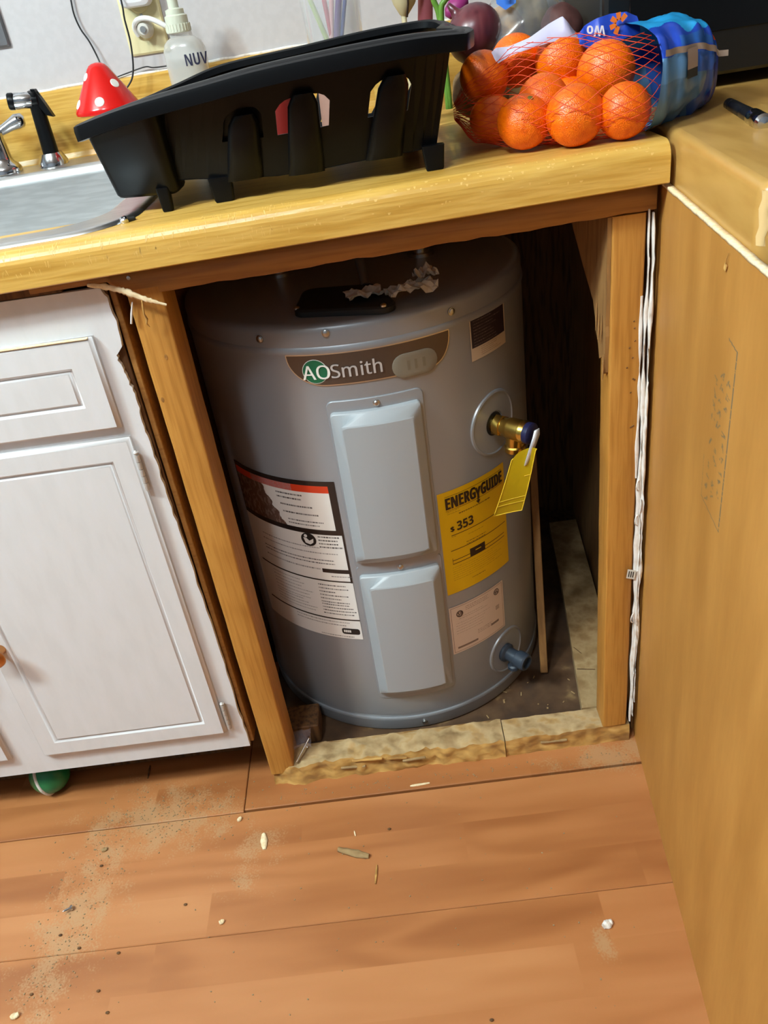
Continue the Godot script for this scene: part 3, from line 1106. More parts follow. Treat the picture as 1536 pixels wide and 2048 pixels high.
func make_heater():
	var t := thing("water_heater", "squat grey electric water heater standing in the opened cabinet, with yellow and white labels", "water heater", Vector3(AX.x, 0.018, AX.z))
	var b := MB.new()
	var xf := Transform3D(Basis(), AX)
	# painted jacket with a rolled bead near the top and a lip at the foot
	b.lathe([Vector2(0.2505, 0.0445), Vector2(0.2518, 0.049), Vector2(HR, 0.055), Vector2(HR, 0.30), Vector2(HR, 0.55), Vector2(HR, 0.7005), Vector2(0.2540, 0.7030), Vector2(0.2546, 0.7065), Vector2(0.2540, 0.7100), Vector2(0.2524, 0.7122)], xf, 144, 60.0)
	obj("jacket", b, M.steelgrey, t)
	b = MB.new()
	b.lathe([Vector2(0.2490, 0.018), Vector2(0.2525, 0.019), Vector2(0.2540, 0.0215), Vector2(0.2540, 0.040), Vector2(0.2552, 0.0432), Vector2(0.2540, 0.0462), Vector2(0.2515, 0.0465)], xf, 144, 60.0)
	obj("base_pan", b, M.steelgrey, t)
	b = MB.new()
	b.lathe([Vector2(0.2522, 0.7118), Vector2(0.2524, 0.7310), Vector2(0.2510, 0.7362), Vector2(0.2470, 0.7392), Vector2(0.2400, 0.7400), Vector2(0.20, 0.7410), Vector2(0.1, 0.7435), Vector2(0.0001, 0.7440)], xf, 144, 60.0)
	obj("top_cap", b, M.steelgrey, t)
	for s in [[-28.9, 0.7245], [-8.0, 0.7305], [4.1, 0.029], [30.0, 0.7245]]:
		screw_at(s[0], s[1], 0.0005, t, 0.0042)
	# two access covers, each on its own flange
	for c in [[0.364, 0.637, 0.376, 0.6215], [0.094, 0.3685, 0.1075, 0.3525]]:
		b = MB.new()
		raised(b, -11.8, 17.9, c[0], c[1], 0.010, [[0.0, 0.0], [0.0003, 0.0012], [0.0012, 0.0018]])
		var pl := obj("access_cover", b, M.steelgrey, t)
		b = MB.new()
		raised(b, -10.9, 16.6, c[2], c[3], 0.006, [[0.0, 0.0012], [0.0008, 0.0070], [0.0022, 0.0085], [0.0150, 0.0185], [0.0168, 0.0194]], 24.0)
		obj("raised_cover", b, M.covergrey, pl)
		screw_at(3.4, c[1] - 0.0088, 0.0018, pl, 0.0038)
	make_badge(t)
	make_labels(t)
	make_valves(t)
	# on top: wiring cover, pipe nipples, conduit
	b = MB.new()
	var loops := []
	for s in [[0.0, 0.7408], [0.0, 0.7475], [0.0025, 0.7500]]:
		var l := []
		for p in rquad([Vector2(0.108, -0.112), Vector2(0.248, -0.070), Vector2(0.218, -0.185), Vector2(0.118, -0.205)], 0.018, s[0], 6):
			l.append(Vector3(p.x, s[1], p.y))
		loops.append(l)
	b.loft(loops, Vector3(0.17, 0.74, -0.15), true, true, true)
	obj("wiring_cover", b, M.matblack, t)
	for p in [Vector3(0.1132, 0.7485, -0.1225), Vector3(0.2250, 0.7495, -0.0815)]:
		b = MB.new()
		b.lathe([Vector2(0.0042, 0.0), Vector2(0.0042, 0.0022), Vector2(0.0025, 0.0036), Vector2(0.0001, 0.0038)], Transform3D(Basis(), p), 14)
		obj("screw", b, M.screw, t)
	for n in [[0.076, c8(130, 22, 20)], [0.291, c8(24, 50, 130)]]:
		b = MB.new()
		b.lathe([Vector2(0.021, 0.738), Vector2(0.021, 0.748), Vector2(0.0135, 0.749), Vector2(0.0135, 0.800)], Transform3D(Basis(), Vector3(n[0], 0, AX.z)), 24)
		var np := obj("pipe_nipple", b, M.screw, t)
		b = MB.new()
		b.lathe([Vector2(0.0155, 0.770), Vector2(0.0162, 0.772), Vector2(0.0162, 0.801), Vector2(0.013, 0.804), Vector2(0.0001, 0.804)], Transform3D(Basis(), Vector3(n[0], 0, AX.z)), 24)
		obj("thread_cap", b, plain(n[1], 0.4), np)
	b = MB.new()
	var path := []
	for k in 14:
		var f := k / 13.0
		path.append(Vector3(0.205 - 0.02 * f, 0.748 + 0.07 * sin(f * 1.9), -0.185 - 0.16 * f))
	b.tube(path, 0.0065, 10)
	obj("wiring_conduit", b, plain(c8(110, 110, 108), 0.45, 0.6), t)
	make_tag()

func screw_at(deg: float, y: float, off: float, parent: Node3D, r: float):
	var a := deg_to_rad(deg)
	var nrm := Vector3(sin(a), 0, cos(a))
	var side := Vector3(cos(a), 0, -sin(a))
	var b := MB.new()
	var bs := Basis(side, nrm, side.cross(nrm))
	b.lathe([Vector2(r * 1.25, -0.0005), Vector2(r * 1.25, 0.0007), Vector2(r, 0.0009), Vector2(r, 0.0022), Vector2(r * 0.7, 0.0031), Vector2(0.0001, 0.0034)], Transform3D(bs, hp(deg, y, off)), 18, 30.0)
	obj("screw", b, M.screw, parent)

func on_jacket(cd: float, cyy: float, off: float) -> Callable:
	return func(x, y, w): return hp(cd + rad_to_deg(x / HR), cyy + y, off + w)

# flat outline on the jacket cut into narrow pieces so that it follows the curve
func patch(b: MB, outline: Array, cd: float, cyy: float, off: float, thick: float):
	var pk := PackedVector2Array(outline)
	var lo := 1e9
	var hi := -1e9
	for p in pk:
		lo = minf(lo, p.x); hi = maxf(hi, p.x)
	var n := maxi(1, int((hi - lo) / 0.008))
	var at := on_jacket(cd, cyy, off)
	for k in n:
		var x0 := lerpf(lo, hi, float(k) / n)
		var x1 := lerpf(lo, hi, float(k + 1) / n)
		var cell := PackedVector2Array([Vector2(x0, -1), Vector2(x1, -1), Vector2(x1, 1), Vector2(x0, 1)])
		for piece in Geometry2D.intersect_polygons(pk, cell):
			b.prism(Array(piece), 0.0, thick, at)

func make_badge(t: Node3D):
	# boat-shaped name plate: straight top, lower corners swept round
	var out := []
	var wd := 0.1085
	out.append(Vector2(-wd, 0.0205))
	for k in 12:
		var a := PI * 0.5 * k / 11.0
		out.append(Vector2(-wd + 0.048 * (1.0 - cos(a)) , 0.019 - 0.0395 * sin(a)))
	for k in 12:
		var a := PI * 0.5 * (1.0 - k / 11.0)
		out.append(Vector2(wd - 0.030 * (1.0 - cos(a)), 0.019 - 0.0395 * sin(a)))
	out.append(Vector2(wd, 0.0205))
	var big := []
	for p in Geometry2D.offset_polygon(PackedVector2Array(out), 0.0016)[0]:
		big.append(p)
	var cd := 3.5
	var yy := 0.6815
	var b := MB.new()
	patch(b, big, cd, yy, 0.0002, 0.0012)
	var plate := obj("name_plate", b, plain(c8(206, 196, 178), 0.28, 0.85), t)
	b = MB.new()
	patch(b, out, cd, yy, 0.0010, 0.0008)
	obj("plate_field", b, plain(c8(96, 84, 74), 0.32, 0.65), plate)
	var el := []
	var el2 := []
	for k in 28:
		var a := TAU * k / 28.0
		el.append(Vector2(0.0162 * cos(a), 0.0158 * sin(a)))
		el2.append(Vector2(0.0170 * cos(a), 0.0166 * sin(a)))
	b = MB.new()
	patch(b, el2, -13.0, 0.6802, 0.0017, 0.0004)
	obj("emblem_rim", b, plain(c8(225, 222, 214), 0.4), plate)
	b = MB.new()
	patch(b, el, -13.0, 0.6802, 0.0020, 0.0004)
	obj("emblem", b, plain(c8(10, 96, 62), 0.4), plate)
	b = MB.new()
	letters(b, "AO", 0.0190, on_jacket(-12.55, 0.6790, 0.0029), false, 0.0006, 1.08)
	letters(b, "AO", 0.0190, on_jacket(-12.45, 0.6790, 0.0029), false, 0.0006, 1.08)
	obj("lettering", b, plain(c8(240, 236, 226), 0.4), plate)
	b = MB.new()
	letters(b, "Smith", 0.0185, on_jacket(-0.75, 0.6790, 0.0026), false, 0.0006, 1.0, 0.0665)
	letters(b, "Smith", 0.0185, on_jacket(-0.68, 0.6790, 0.0026), false, 0.0006, 1.0, 0.0665)
	obj("lettering", b, plain(c8(196, 190, 186), 0.35, 0.2), plate)
	# dull round-cornered sticker over the right half
	b = MB.new()
	raised(b, 9.4, 23.6, 0.6545, 0.6880, 0.0165, [[0.0, 0.0010], [0.0003, 0.0026], [0.0012, 0.0030]])
	obj("blank_sticker", b, plain(c8(128, 120, 104), 0.5, 0.2), plate)
	b = MB.new()
	for e in [[-0.010, 0.0035], [0.0, 0.0035], [0.011, 0.004]]:
		patch(b, [Vector2(e[0], -0.006), Vector2(e[0] + e[1], -0.006), Vector2(e[0] + e[1], 0.007), Vector2(e[0], 0.007)], 16.2, 0.671, 0.0030, 0.0002)
	obj("worn_print", b, plain(c8(118, 108, 90), 0.5, 0.2), plate)

func make_labels(t: Node3D):
	# --- long warning label on the left
	var W := 768
	var H := 480
	var d0 := -58.0
	var d1 := -13.7
	var y0 := 0.2225
	var y1 := 0.5145
	var ppm := H / (y1 - y0)
	var px := func(deg): return int((deg - d0) / (d1 - d0) * W)
	var py := func(y): return int((y1 - y) * ppm)
	var img := Image.create(W, H, false, Image.FORMAT_RGB8)
	var white := c8(226, 222, 216)
	var ink := c8(34, 30, 30)
	var grey := c8(110, 106, 104)
	img.fill(white)
	img.fill_rect(Rect2i(0, 0, W, py.call(0.4225)), ink)
	img.fill_rect(Rect2i(10, py.call(0.5065), W - 10 - 42, py.call(0.431) - py.call(0.5065)), white)
	img.fill_rect(Rect2i(10, py.call(0.5065), W - 52, py.call(0.4945) - py.call(0.5065)), c8(206, 62, 34))
	# worn pinkish stretch of the red bar
	for i in range(px.call(-48.0), px.call(-29.5)):
		for j in range(py.call(0.5065), py.call(0.4945)):
			if rng.randf() < 0.75:
				img.set_pixel(i, j, c8(170, 120, 118))
	# brown picture with a torn-looking outline
	var torn := FastNoiseLite.new()
	torn.seed = 44; torn.frequency = 0.06
	for j in range(py.call(0.4945), py.call(0.431)):
		var f: float = float(j - py.call(0.4945)) / (py.call(0.431) - py.call(0.4945))
		var e: int = px.call(lerpf(-43.0, -35.0, f)) + int(9.0 * sin(f * 21.0))
		e += int(14.0 * torn.get_noise_1d(j * 1.0))
		for i in range(10, e):
			img.set_pixel(i, j, c8(96, 72, 62) if torn.get_noise_2d(i * 0.5, j * 0.7) > -0.15 else c8(124, 102, 92))
	text_lines(img, px.call(-36.5), py.call(0.489), 210, 26, 12, ink, 4, 0.3)
	text_lines(img, px.call(-35.5), py.call(0.470), 235, 14, 12, ink, 4, 0.1)
	text_lines(img, px.call(-35.0), py.call(0.457), 240, 12, 11, ink, 4, 0.1)
	text_lines(img, px.call(-33.5), py.call(0.4445), 240, 14, 10, ink, 3, 0.3)
	# second field with reading figure
	img.fill_rect(Rect2i(W - 12, py.call(0.4225), 12, py.call(0.335) - py.call(0.4225)), ink)
	text_lines(img, px.call(-23.2), py.call(0.4190), 150, 36, 10, ink, 4, 0.2)
	text_lines(img, 150, py.call(0.3985), 470, 8, 10, grey, 3, 0.2)
	text_lines(img, 150, py.call(0.3890), 560, 10, 10, grey, 3, 0.1)
	text_lines(img, 150, py.call(0.3760), 560, 20, 10, ink, 3, 0.1)
	img.fill_rect(Rect2i(px.call(-24.0), py.call(0.3595), W, int(0.0075 * ppm)), ink)
	text_lines(img, 150, py.call(0.3590), 440, 10, 9, grey, 4, 0.05)
	text_lines(img, px.call(-21.0), py.call(0.347), 130, 6, 9, grey, 3, 0.05)
	img.fill_rect(Rect2i(60, py.call(0.3375), W, 4), ink)
	text_lines(img, px.call(-27.0), py.call(0.3285), 200, 66, 11, ink, 3, 0.45)
	text_lines(img, px.call(-48.0), py.call(0.3285), 330, 60, 11, grey, 2, 0.3)
	text_lines(img, px.call(-27.0), py.call(0.2905), 220, 40, 10, ink, 3, 0.25)
	text_lines(img, px.call(-48.0), py.call(0.2905), 330, 36, 10, grey, 2, 0.3)
	img.fill_rect(Rect2i(60, py.call(0.2625), W, 4), ink)
	text_lines(img, px.call(-40.0), py.call(0.2555), 430, 16, 10, grey, 3, 0.2)
	text_lines(img, px.call(-30.0), py.call(0.2270), 250, 5, 8, grey, 3, 0.2)
	var s := sheet(d0, d1, y0, y1, 0.0007, img, 0.22)
	var lab := obj("warning_label", s[0], s[1], t)
	# reading figure in a black disc
	var disc := []
	for k in 26:
		disc.append(Vector2(0.0128 * cos(TAU * k / 26.0), 0.0118 * sin(TAU * k / 26.0)))
	var b := MB.new()
	patch(b, disc, -26.9, 0.4115, 0.0008, 0.0002)
	obj("pictogram_disc", b, M.print, lab)
	b = MB.new()
	var head := []
	for k in 12:
		head.append(Vector2(-0.004 + 0.0028 * cos(TAU * k / 12.0), 0.0062 + 0.0028 * sin(TAU * k / 12.0)))
	patch(b, head, -26.9, 0.4115, 0.0011, 0.0002)
	patch(b, [Vector2(-0.0085, 0.003), Vector2(-0.003, 0.002), Vector2(0.001, -0.002), Vector2(0.0085, 0.0025), Vector2(0.0075, -0.0045), Vector2(0.002, -0.0085), Vector2(-0.006, -0.0065)], -26.9, 0.4115, 0.0011, 0.0002)
	obj("pictogram", b, plain(white, 0.5), lab)
	b = MB.new()
	raised(b, -21.2, -14.4, 0.2320, 0.2440, 0.004, [[0.0, 0.0008], [0.0002, 0.0010]])
	obj("maker_mark", b, M.print, lab)
	b = MB.new()
	for e in [[-0.0115, 0.0022], [-0.0085, 0.0026], [-0.0052, 0.0024], [-0.0022, 0.0026]]:
		patch(b, [Vector2(e[0], -0.0022), Vector2(e[0] + e[1], -0.0022), Vector2(e[0] + e[1], 0.0024), Vector2(e[0], 0.0024)], -17.8, 0.2384, 0.0011, 0.0002)
	obj("lettering", b, plain(white, 0.5), lab)
	# --- yellow energy label on the right
	img = Image.create(420, 320, false, Image.FORMAT_RGB8)
	var yel := c8(214, 170, 8)
	img.fill(yel)
	d0 = 18.6; d1 = 47.9; y0 = 0.2830; y1 = 0.4665
	W = 420; H = 320
	ppm = H / (y1 - y0)
	ink = c8(44, 26, 18)
	px = func(deg): return int((deg - d0) / (d1 - d0) * W)
	py = func(y): return int((y1 - y) * ppm)
	img.fill_rect(Rect2i(px.call(21.2), py.call(0.4575), px.call(46.5) - px.call(21.2), 1), ink)
	img.fill_rect(Rect2i(px.call(21.2), py.call(0.4335), px.call(46.5) - px.call(21.2), 1), ink)
	text_lines(img, px.call(21.6), py.call(0.4310), 90, 12, 6, ink, 1, 0.3)
	text_lines(img, px.call(26.0), py.call(0.4235), 200, 5, 7, ink, 3, 0.02)
	img.fill_rect(Rect2i(px.call(22.4), py.call(0.3895), px.call(46.5) - px.call(22.4), 2), ink)
	text_lines(img, px.call(22.4), py.call(0.3865), 40, 5, 6, ink, 1, 0.3)
	text_lines(img, px.call(29.0), py.call(0.3800), 100, 6, 6, ink, 1, 0.2)
	text_lines(img, px.call(28.0), py.call(0.3680), 130, 10, 7, ink, 2, 0.2)
	img.fill_rect(Rect2i(px.call(21.6), py.call(0.3625), px.call(47.0) - px.call(21.6), 2), ink)
	img.fill_rect(Rect2i(px.call(21.9), py.call(0.3440), px.call(46.0) - px.call(21.9), 2), ink)
	img.fill_rect(Rect2i(px.call(21.9), py.call(0.3380), px.call(46.0) - px.call(21.9), 2), ink)
	img.fill_rect(Rect2i(px.call(21.9), py.call(0.3480), 2, py.call(0.3375) - py.call(0.3480)), ink)
	img.fill_rect(Rect2i(px.call(29.0), py.call(0.3520), px.call(35.8) - px.call(29.0), py.call(0.3375) - py.call(0.3520)), ink)
	img.fill_rect(Rect2i(px.call(31.4), py.call(0.3465), px.call(34.0) - px.call(31.4), 3), yel)
	text_lines(img, px.call(21.6), py.call(0.3310), 330, 44, 7, c8(110, 78, 16), 1, 0.25)
	text_lines(img, px.call(29.0), py.call(0.2985), 90, 5, 6, ink, 2, 0.1)
	s = sheet(d0, d1, y0, y1, 0.0007, img, 0.4)
	lab = obj("energy_label", s[0], s[1], t)
	b = MB.new()
	for e in [-0.14, -0.07, 0.0, 0.07, 0.14]:
		letters(b, "ENERG", 0.0190, on_jacket(27.2 + e, 0.4455, 0.0012), true, 0.0003, 1.0, 0.0525)
		letters(b, "Y", 0.0190, on_jacket(34.3 + e, 0.4425, 0.0012), true, 0.0003, 1.0, 0.0105)
		letters(b, "GUIDE", 0.0190, on_jacket(41.0 + e, 0.4455, 0.0012), true, 0.0003, 1.0, 0.0465)
	patch(b, [Vector2(-0.0012, 0.004), Vector2(0.0012, 0.004), Vector2(0.0012, -0.005), Vector2(-0.0012, -0.005)], 34.2, 0.4345, 0.0010, 0.0003)
	patch(b, [Vector2(-0.0042, -0.004), Vector2(0.0042, -0.004), Vector2(0.0, -0.0095)], 34.2, 0.4345, 0.0010, 0.0003)
	letters(b, "353", 0.0150, on_jacket(28.1, 0.4025, 0.0012), true, 0.0003, 1.0, 0.0300)
	letters(b, "$", 0.0085, on_jacket(22.9, 0.4005, 0.0012), true, 0.0003, 1.2)
	obj("lettering", b, plain(ink, 0.5), lab)
	# --- small beige rating label below
	img = Image.create(340, 300, false, Image.FORMAT_RGB8)
	img.fill(c8(206, 186, 168))
	ink = c8(96, 76, 66)
	img.fill_rect(Rect2i(8, 8, 324, 2), ink)
	img.fill_rect(Rect2i(8, 290, 324, 2), ink)
	img.fill_rect(Rect2i(8, 8, 2, 284), ink)
	img.fill_rect(Rect2i(330, 8, 2, 284), ink)
	text_lines(img, 90, 24, 150, 30, 10, ink, 3, 0.15)
	text_lines(img, 50, 74, 200, 20, 12, ink, 2, 0.3)
	text_lines(img, 30, 110, 230, 80, 16, c8(150, 128, 114), 3, 0.35)
	text_lines(img, 150, 208, 110, 30, 10, ink, 3, 0.2)
	img.fill_rect(Rect2i(28, 262, 120, 12), c8(120, 98, 86))
	img.fill_rect(Rect2i(238, 222, 56, 14), c8(120, 98, 86))
	for i in 26:
		for j in 26:
			if rng.randf() < 0.5:
				img.fill_rect(Rect2i(278 + i, 130 + j, 1, 1), c8(110, 90, 78))
	s = sheet(18.4, 43.2, 0.1610, 0.2572, 0.0007, img, 0.5)
	lab = obj("rating_label", s[0], s[1], t)
	b = MB.new()
	ring_on(b, 22.4, 0.2400, 0.0062, 0.0046)
	letters(b, "SP", 0.0060, on_jacket(22.6, 0.2400, 0.0012), true, 0.0003)
	ring_on(b, 39.4, 0.2435, 0.0058, 0.0048)
	letters(b, "UL", 0.0046, on_jacket(39.4, 0.2435, 0.0012), true, 0.0003)
	obj("approval_mark", b, plain(c8(70, 52, 46), 0.5), lab)
	# --- notice at the upper right: dark block above a pale one
	img = Image.create(280, 256, false, Image.FORMAT_RGB8)
	img.fill(c8(196, 178, 152))
	img.fill_rect(Rect2i(8, 10, 264, 168), c8(40, 28, 36))
	text_lines(img, 24, 20, 226, 150, 18, c8(150, 134, 124), 4, 0.5)
	text_lines(img, 70, 188, 170, 56, 12, c8(120, 96, 76), 3, 0.45)
	s = sheet(36.2, 53.8, 0.6455, 0.7045, 0.0007, img, 0.5)
	obj("notice_label", s[0], s[1], t)

func ring_on(b: MB, deg: float, y: float, r1: float, r0: float):
	var n := 24
	for k in n:
		var a := TAU * k / n
		var c := TAU * (k + 1) / n
		patch(b, [Vector2(r0 * cos(a), r0 * sin(a)), Vector2(r1 * cos(a), r1 * sin(a)), Vector2(r1 * cos(c), r1 * sin(c)), Vector2(r0 * cos(c), r0 * sin(c))], deg, y, 0.0010, 0.0003)

func disc_on(b: MB, deg: float, y: float, steps: Array):
	var loops := []
	for s in steps:
		var l := []
		for k in 40:
			var a := TAU * k / 40.0
			l.append(hp(deg + m2d(s[0] * cos(a)), y + s[0] * sin(a), s[1]))
		loops.append(l)
	b.loft(loops, AX + Vector3(0, y, 0), true, false, false, 30.0)

func frame_at(deg: float, y: float) -> Transform3D:
	var a := deg_to_rad(deg)
	var nrm := Vector3(sin(a), 0, cos(a))
	var side := Vector3(cos(a), 0, -sin(a))
	return Transform3D(Basis(side, nrm, side.cross(nrm)), hp(deg, y))

func make_valves(t: Node3D):
	# relief valve in its moulded port
	var b := MB.new()
	disc_on(b, 44.6, 0.5385, [[0.0500, 0.0], [0.0490, 0.0024], [0.0465, 0.0030], [0.0450, 0.0014], [0.030, 0.0012], [0.0185, 0.0012], [0.0175, -0.006]])
	obj("port_ring", b, M.steelgrey, t)
	b = MB.new()
	disc_on(b, 44.2, 0.5380, [[0.0178, 0.0016], [0.001, 0.0014]])
	obj("port_hole", b, M.matblack, t)
	var xf := frame_at(44.2, 0.5375)
	b = MB.new()
	b.lathe([Vector2(0.0125, 0.0), Vector2(0.0125, 0.007)], xf, 20)
	b.lathe([Vector2(0.0165, 0.006), Vector2(0.0165, 0.017), Vector2(0.0145, 0.018)], xf, 6, 10.0)
	b.lathe([Vector2(0.0135, 0.017), Vector2(0.0138, 0.024), Vector2(0.0152, 0.027), Vector2(0.0160, 0.032), Vector2(0.0160, 0.049), Vector2(0.0168, 0.050), Vector2(0.0168, 0.055), Vector2(0.0150, 0.058), Vector2(0.0150, 0.064)], xf, 32)
	var dn := Transform3D(Basis(xf.basis.x, Vector3.DOWN, xf.basis.x.cross(Vector3.DOWN)), xf * Vector3(0, 0.036, 0))
	b.lathe([Vector2(0.0130, 0.006), Vector2(0.0130, 0.024), Vector2(0.0152, 0.026), Vector2(0.0152, 0.033), Vector2(0.0120, 0.034), Vector2(0.0115, 0.028)], dn, 28)
	b.box(xf * Vector3(0.002, 0.037, 0.0158), Vector3(0.008, 0.006, 0.0014), 0.0005, xf.basis)
	var v := obj("relief_valve", b, M.brass, t)
	b = MB.new()
	b.lathe([Vector2(0.0155, 0.058), Vector2(0.0158, 0.060), Vector2(0.0158, 0.066), Vector2(0.012, 0.0685), Vector2(0.0001, 0.069)], xf, 28)
	obj("valve_cap", b, plain(c8(28, 30, 66), 0.4), v)
	# test lever: a bent strip of steel
	b = MB.new()
	var tip: Vector3 = xf * Vector3(-0.006, 0.071, 0.0)
	var pts := [tip + Vector3(0.006, 0.011, 0.002), tip + Vector3(0.004, 0.004, 0.007), tip + Vector3(-0.002, -0.010, 0.010), tip + Vector3(-0.010, -0.029, 0.013), tip + Vector3(-0.013, -0.036, 0.013)]
	var loops := []
	for k in pts.size():
		var w: float = [0.0052, 0.0070, 0.0066, 0.0050, 0.0030][k]
		var l := []
		for q in [Vector2(-w, -0.0007), Vector2(w, -0.0007), Vector2(w, 0.0007), Vector2(-w, 0.0007)]:
			l.append(pts[k] + Vector3(0.75, 0.1, -0.35) * q.x + Vector3(0.3, 0, 0.9) * q.y)
		loops.append(l)
	b.loft(loops, tip, true, true, true, 60.0)
	obj("test_lever", b, plain(c8(216, 218, 224), 0.35, 0.55), v)
	# drain valve near the foot
	b = MB.new()
	disc_on(b, 43.6, 0.1055, [[0.0440, 0.0], [0.0430, 0.0022], [0.0405, 0.0028], [0.0390, 0.0012], [0.0150, 0.0010], [0.001, 0.0010]])
	obj("port_ring", b, M.steelgrey, t)
	xf = frame_at(42.2, 0.1045)
	b = MB.new()
	b.lathe([Vector2(0.0165, 0.0), Vector2(0.0165, 0.006), Vector2(0.0120, 0.009), Vector2(0.0120, 0.026), Vector2(0.0150, 0.028), Vector2(0.0155, 0.044), Vector2(0.0135, 0.047), Vector2(0.0105, 0.047), Vector2(0.0105, 0.040)], xf, 28)
	var hd := Transform3D(Basis(xf.basis.x, Vector3.DOWN, xf.basis.x.cross(Vector3.DOWN)), xf * Vector3(0, 0.018, 0))
	b.lathe([Vector2(0.0075, 0.008), Vector2(0.0075, 0.018), Vector2(0.0105, 0.020), Vector2(0.0105, 0.026), Vector2(0.0001, 0.027)], hd, 20)
	obj("drain_valve", b, plain(c8(44, 54, 66), 0.45), t)

func make_tag():
	# yellow plastic tag hanging from the valve's lever
	var t := thing("hanging_tag", "yellow plastic tag hanging from the brass valve of the water heater", "tag", Vector3(0.385, 0.47, -0.075))
	var b := MB.new()
	var c := [Vector2(0.3755, 0.5195), Vector2(0.4085, 0.5300), Vector2(0.3850, 0.4235), Vector2(0.3440, 0.4195)]
	var p := []
	for i in 9:
		var row := []
		for j in 13:
			var u := i / 8.0
			var v := j / 12.0
			var a: Vector2 = c[0].lerp(c[1], u)
			var d: Vector2 = c[3].lerp(c[2], u)
			var q := a.lerp(d, v)
			if j == 0:
				q.y -= 0.006 * pow(absf(u * 2 - 1), 3.0)
			row.append(Vector3(q.x, q.y, -0.072 - 0.006 * v + 0.004 * sin(v * 3.0) + 0.003 * (u - 0.5) * (u - 0.5)))
		p.append(row)
	b.net(p, Vector3(0, 0, 1), true)
	var back := []
	for r in p:
		var row := []
		for q in r:
			row.append(q - Vector3(0, 0, 0.0006))
		back.append(row)
	b.net(back, Vector3(0, 0, -1), true)
	var m := plain(c8(178, 150, 14), 0.28)
	m.backlight_enabled = true
	m.backlight = Color(0.35, 0.27, 0.02)
	obj("plastic_strip", b, m, t)
	b = MB.new()
	var rim := []
	for q in p[0]: rim.append(q)
	for i in range(1, 9): rim.append(p[i][12])
	for j in range(11, -1, -1): rim.append(p[8][j])
	b.tube(rim, 0.0007, 6)
	obj("welded_edge", b, plain(c8(228, 194, 50), 0.3), t)
	for j in [5, 9, 10]:
		b = MB.new()
		var l := []
		for i in 9:
			if j == 5 and i < 6: continue
			l.append(p[i][j] + Vector3(0, 0, 0.0004))
		b.tube(l, 0.0004, 5)
		obj("crease", b, plain(c8(228, 194, 50), 0.3), t)

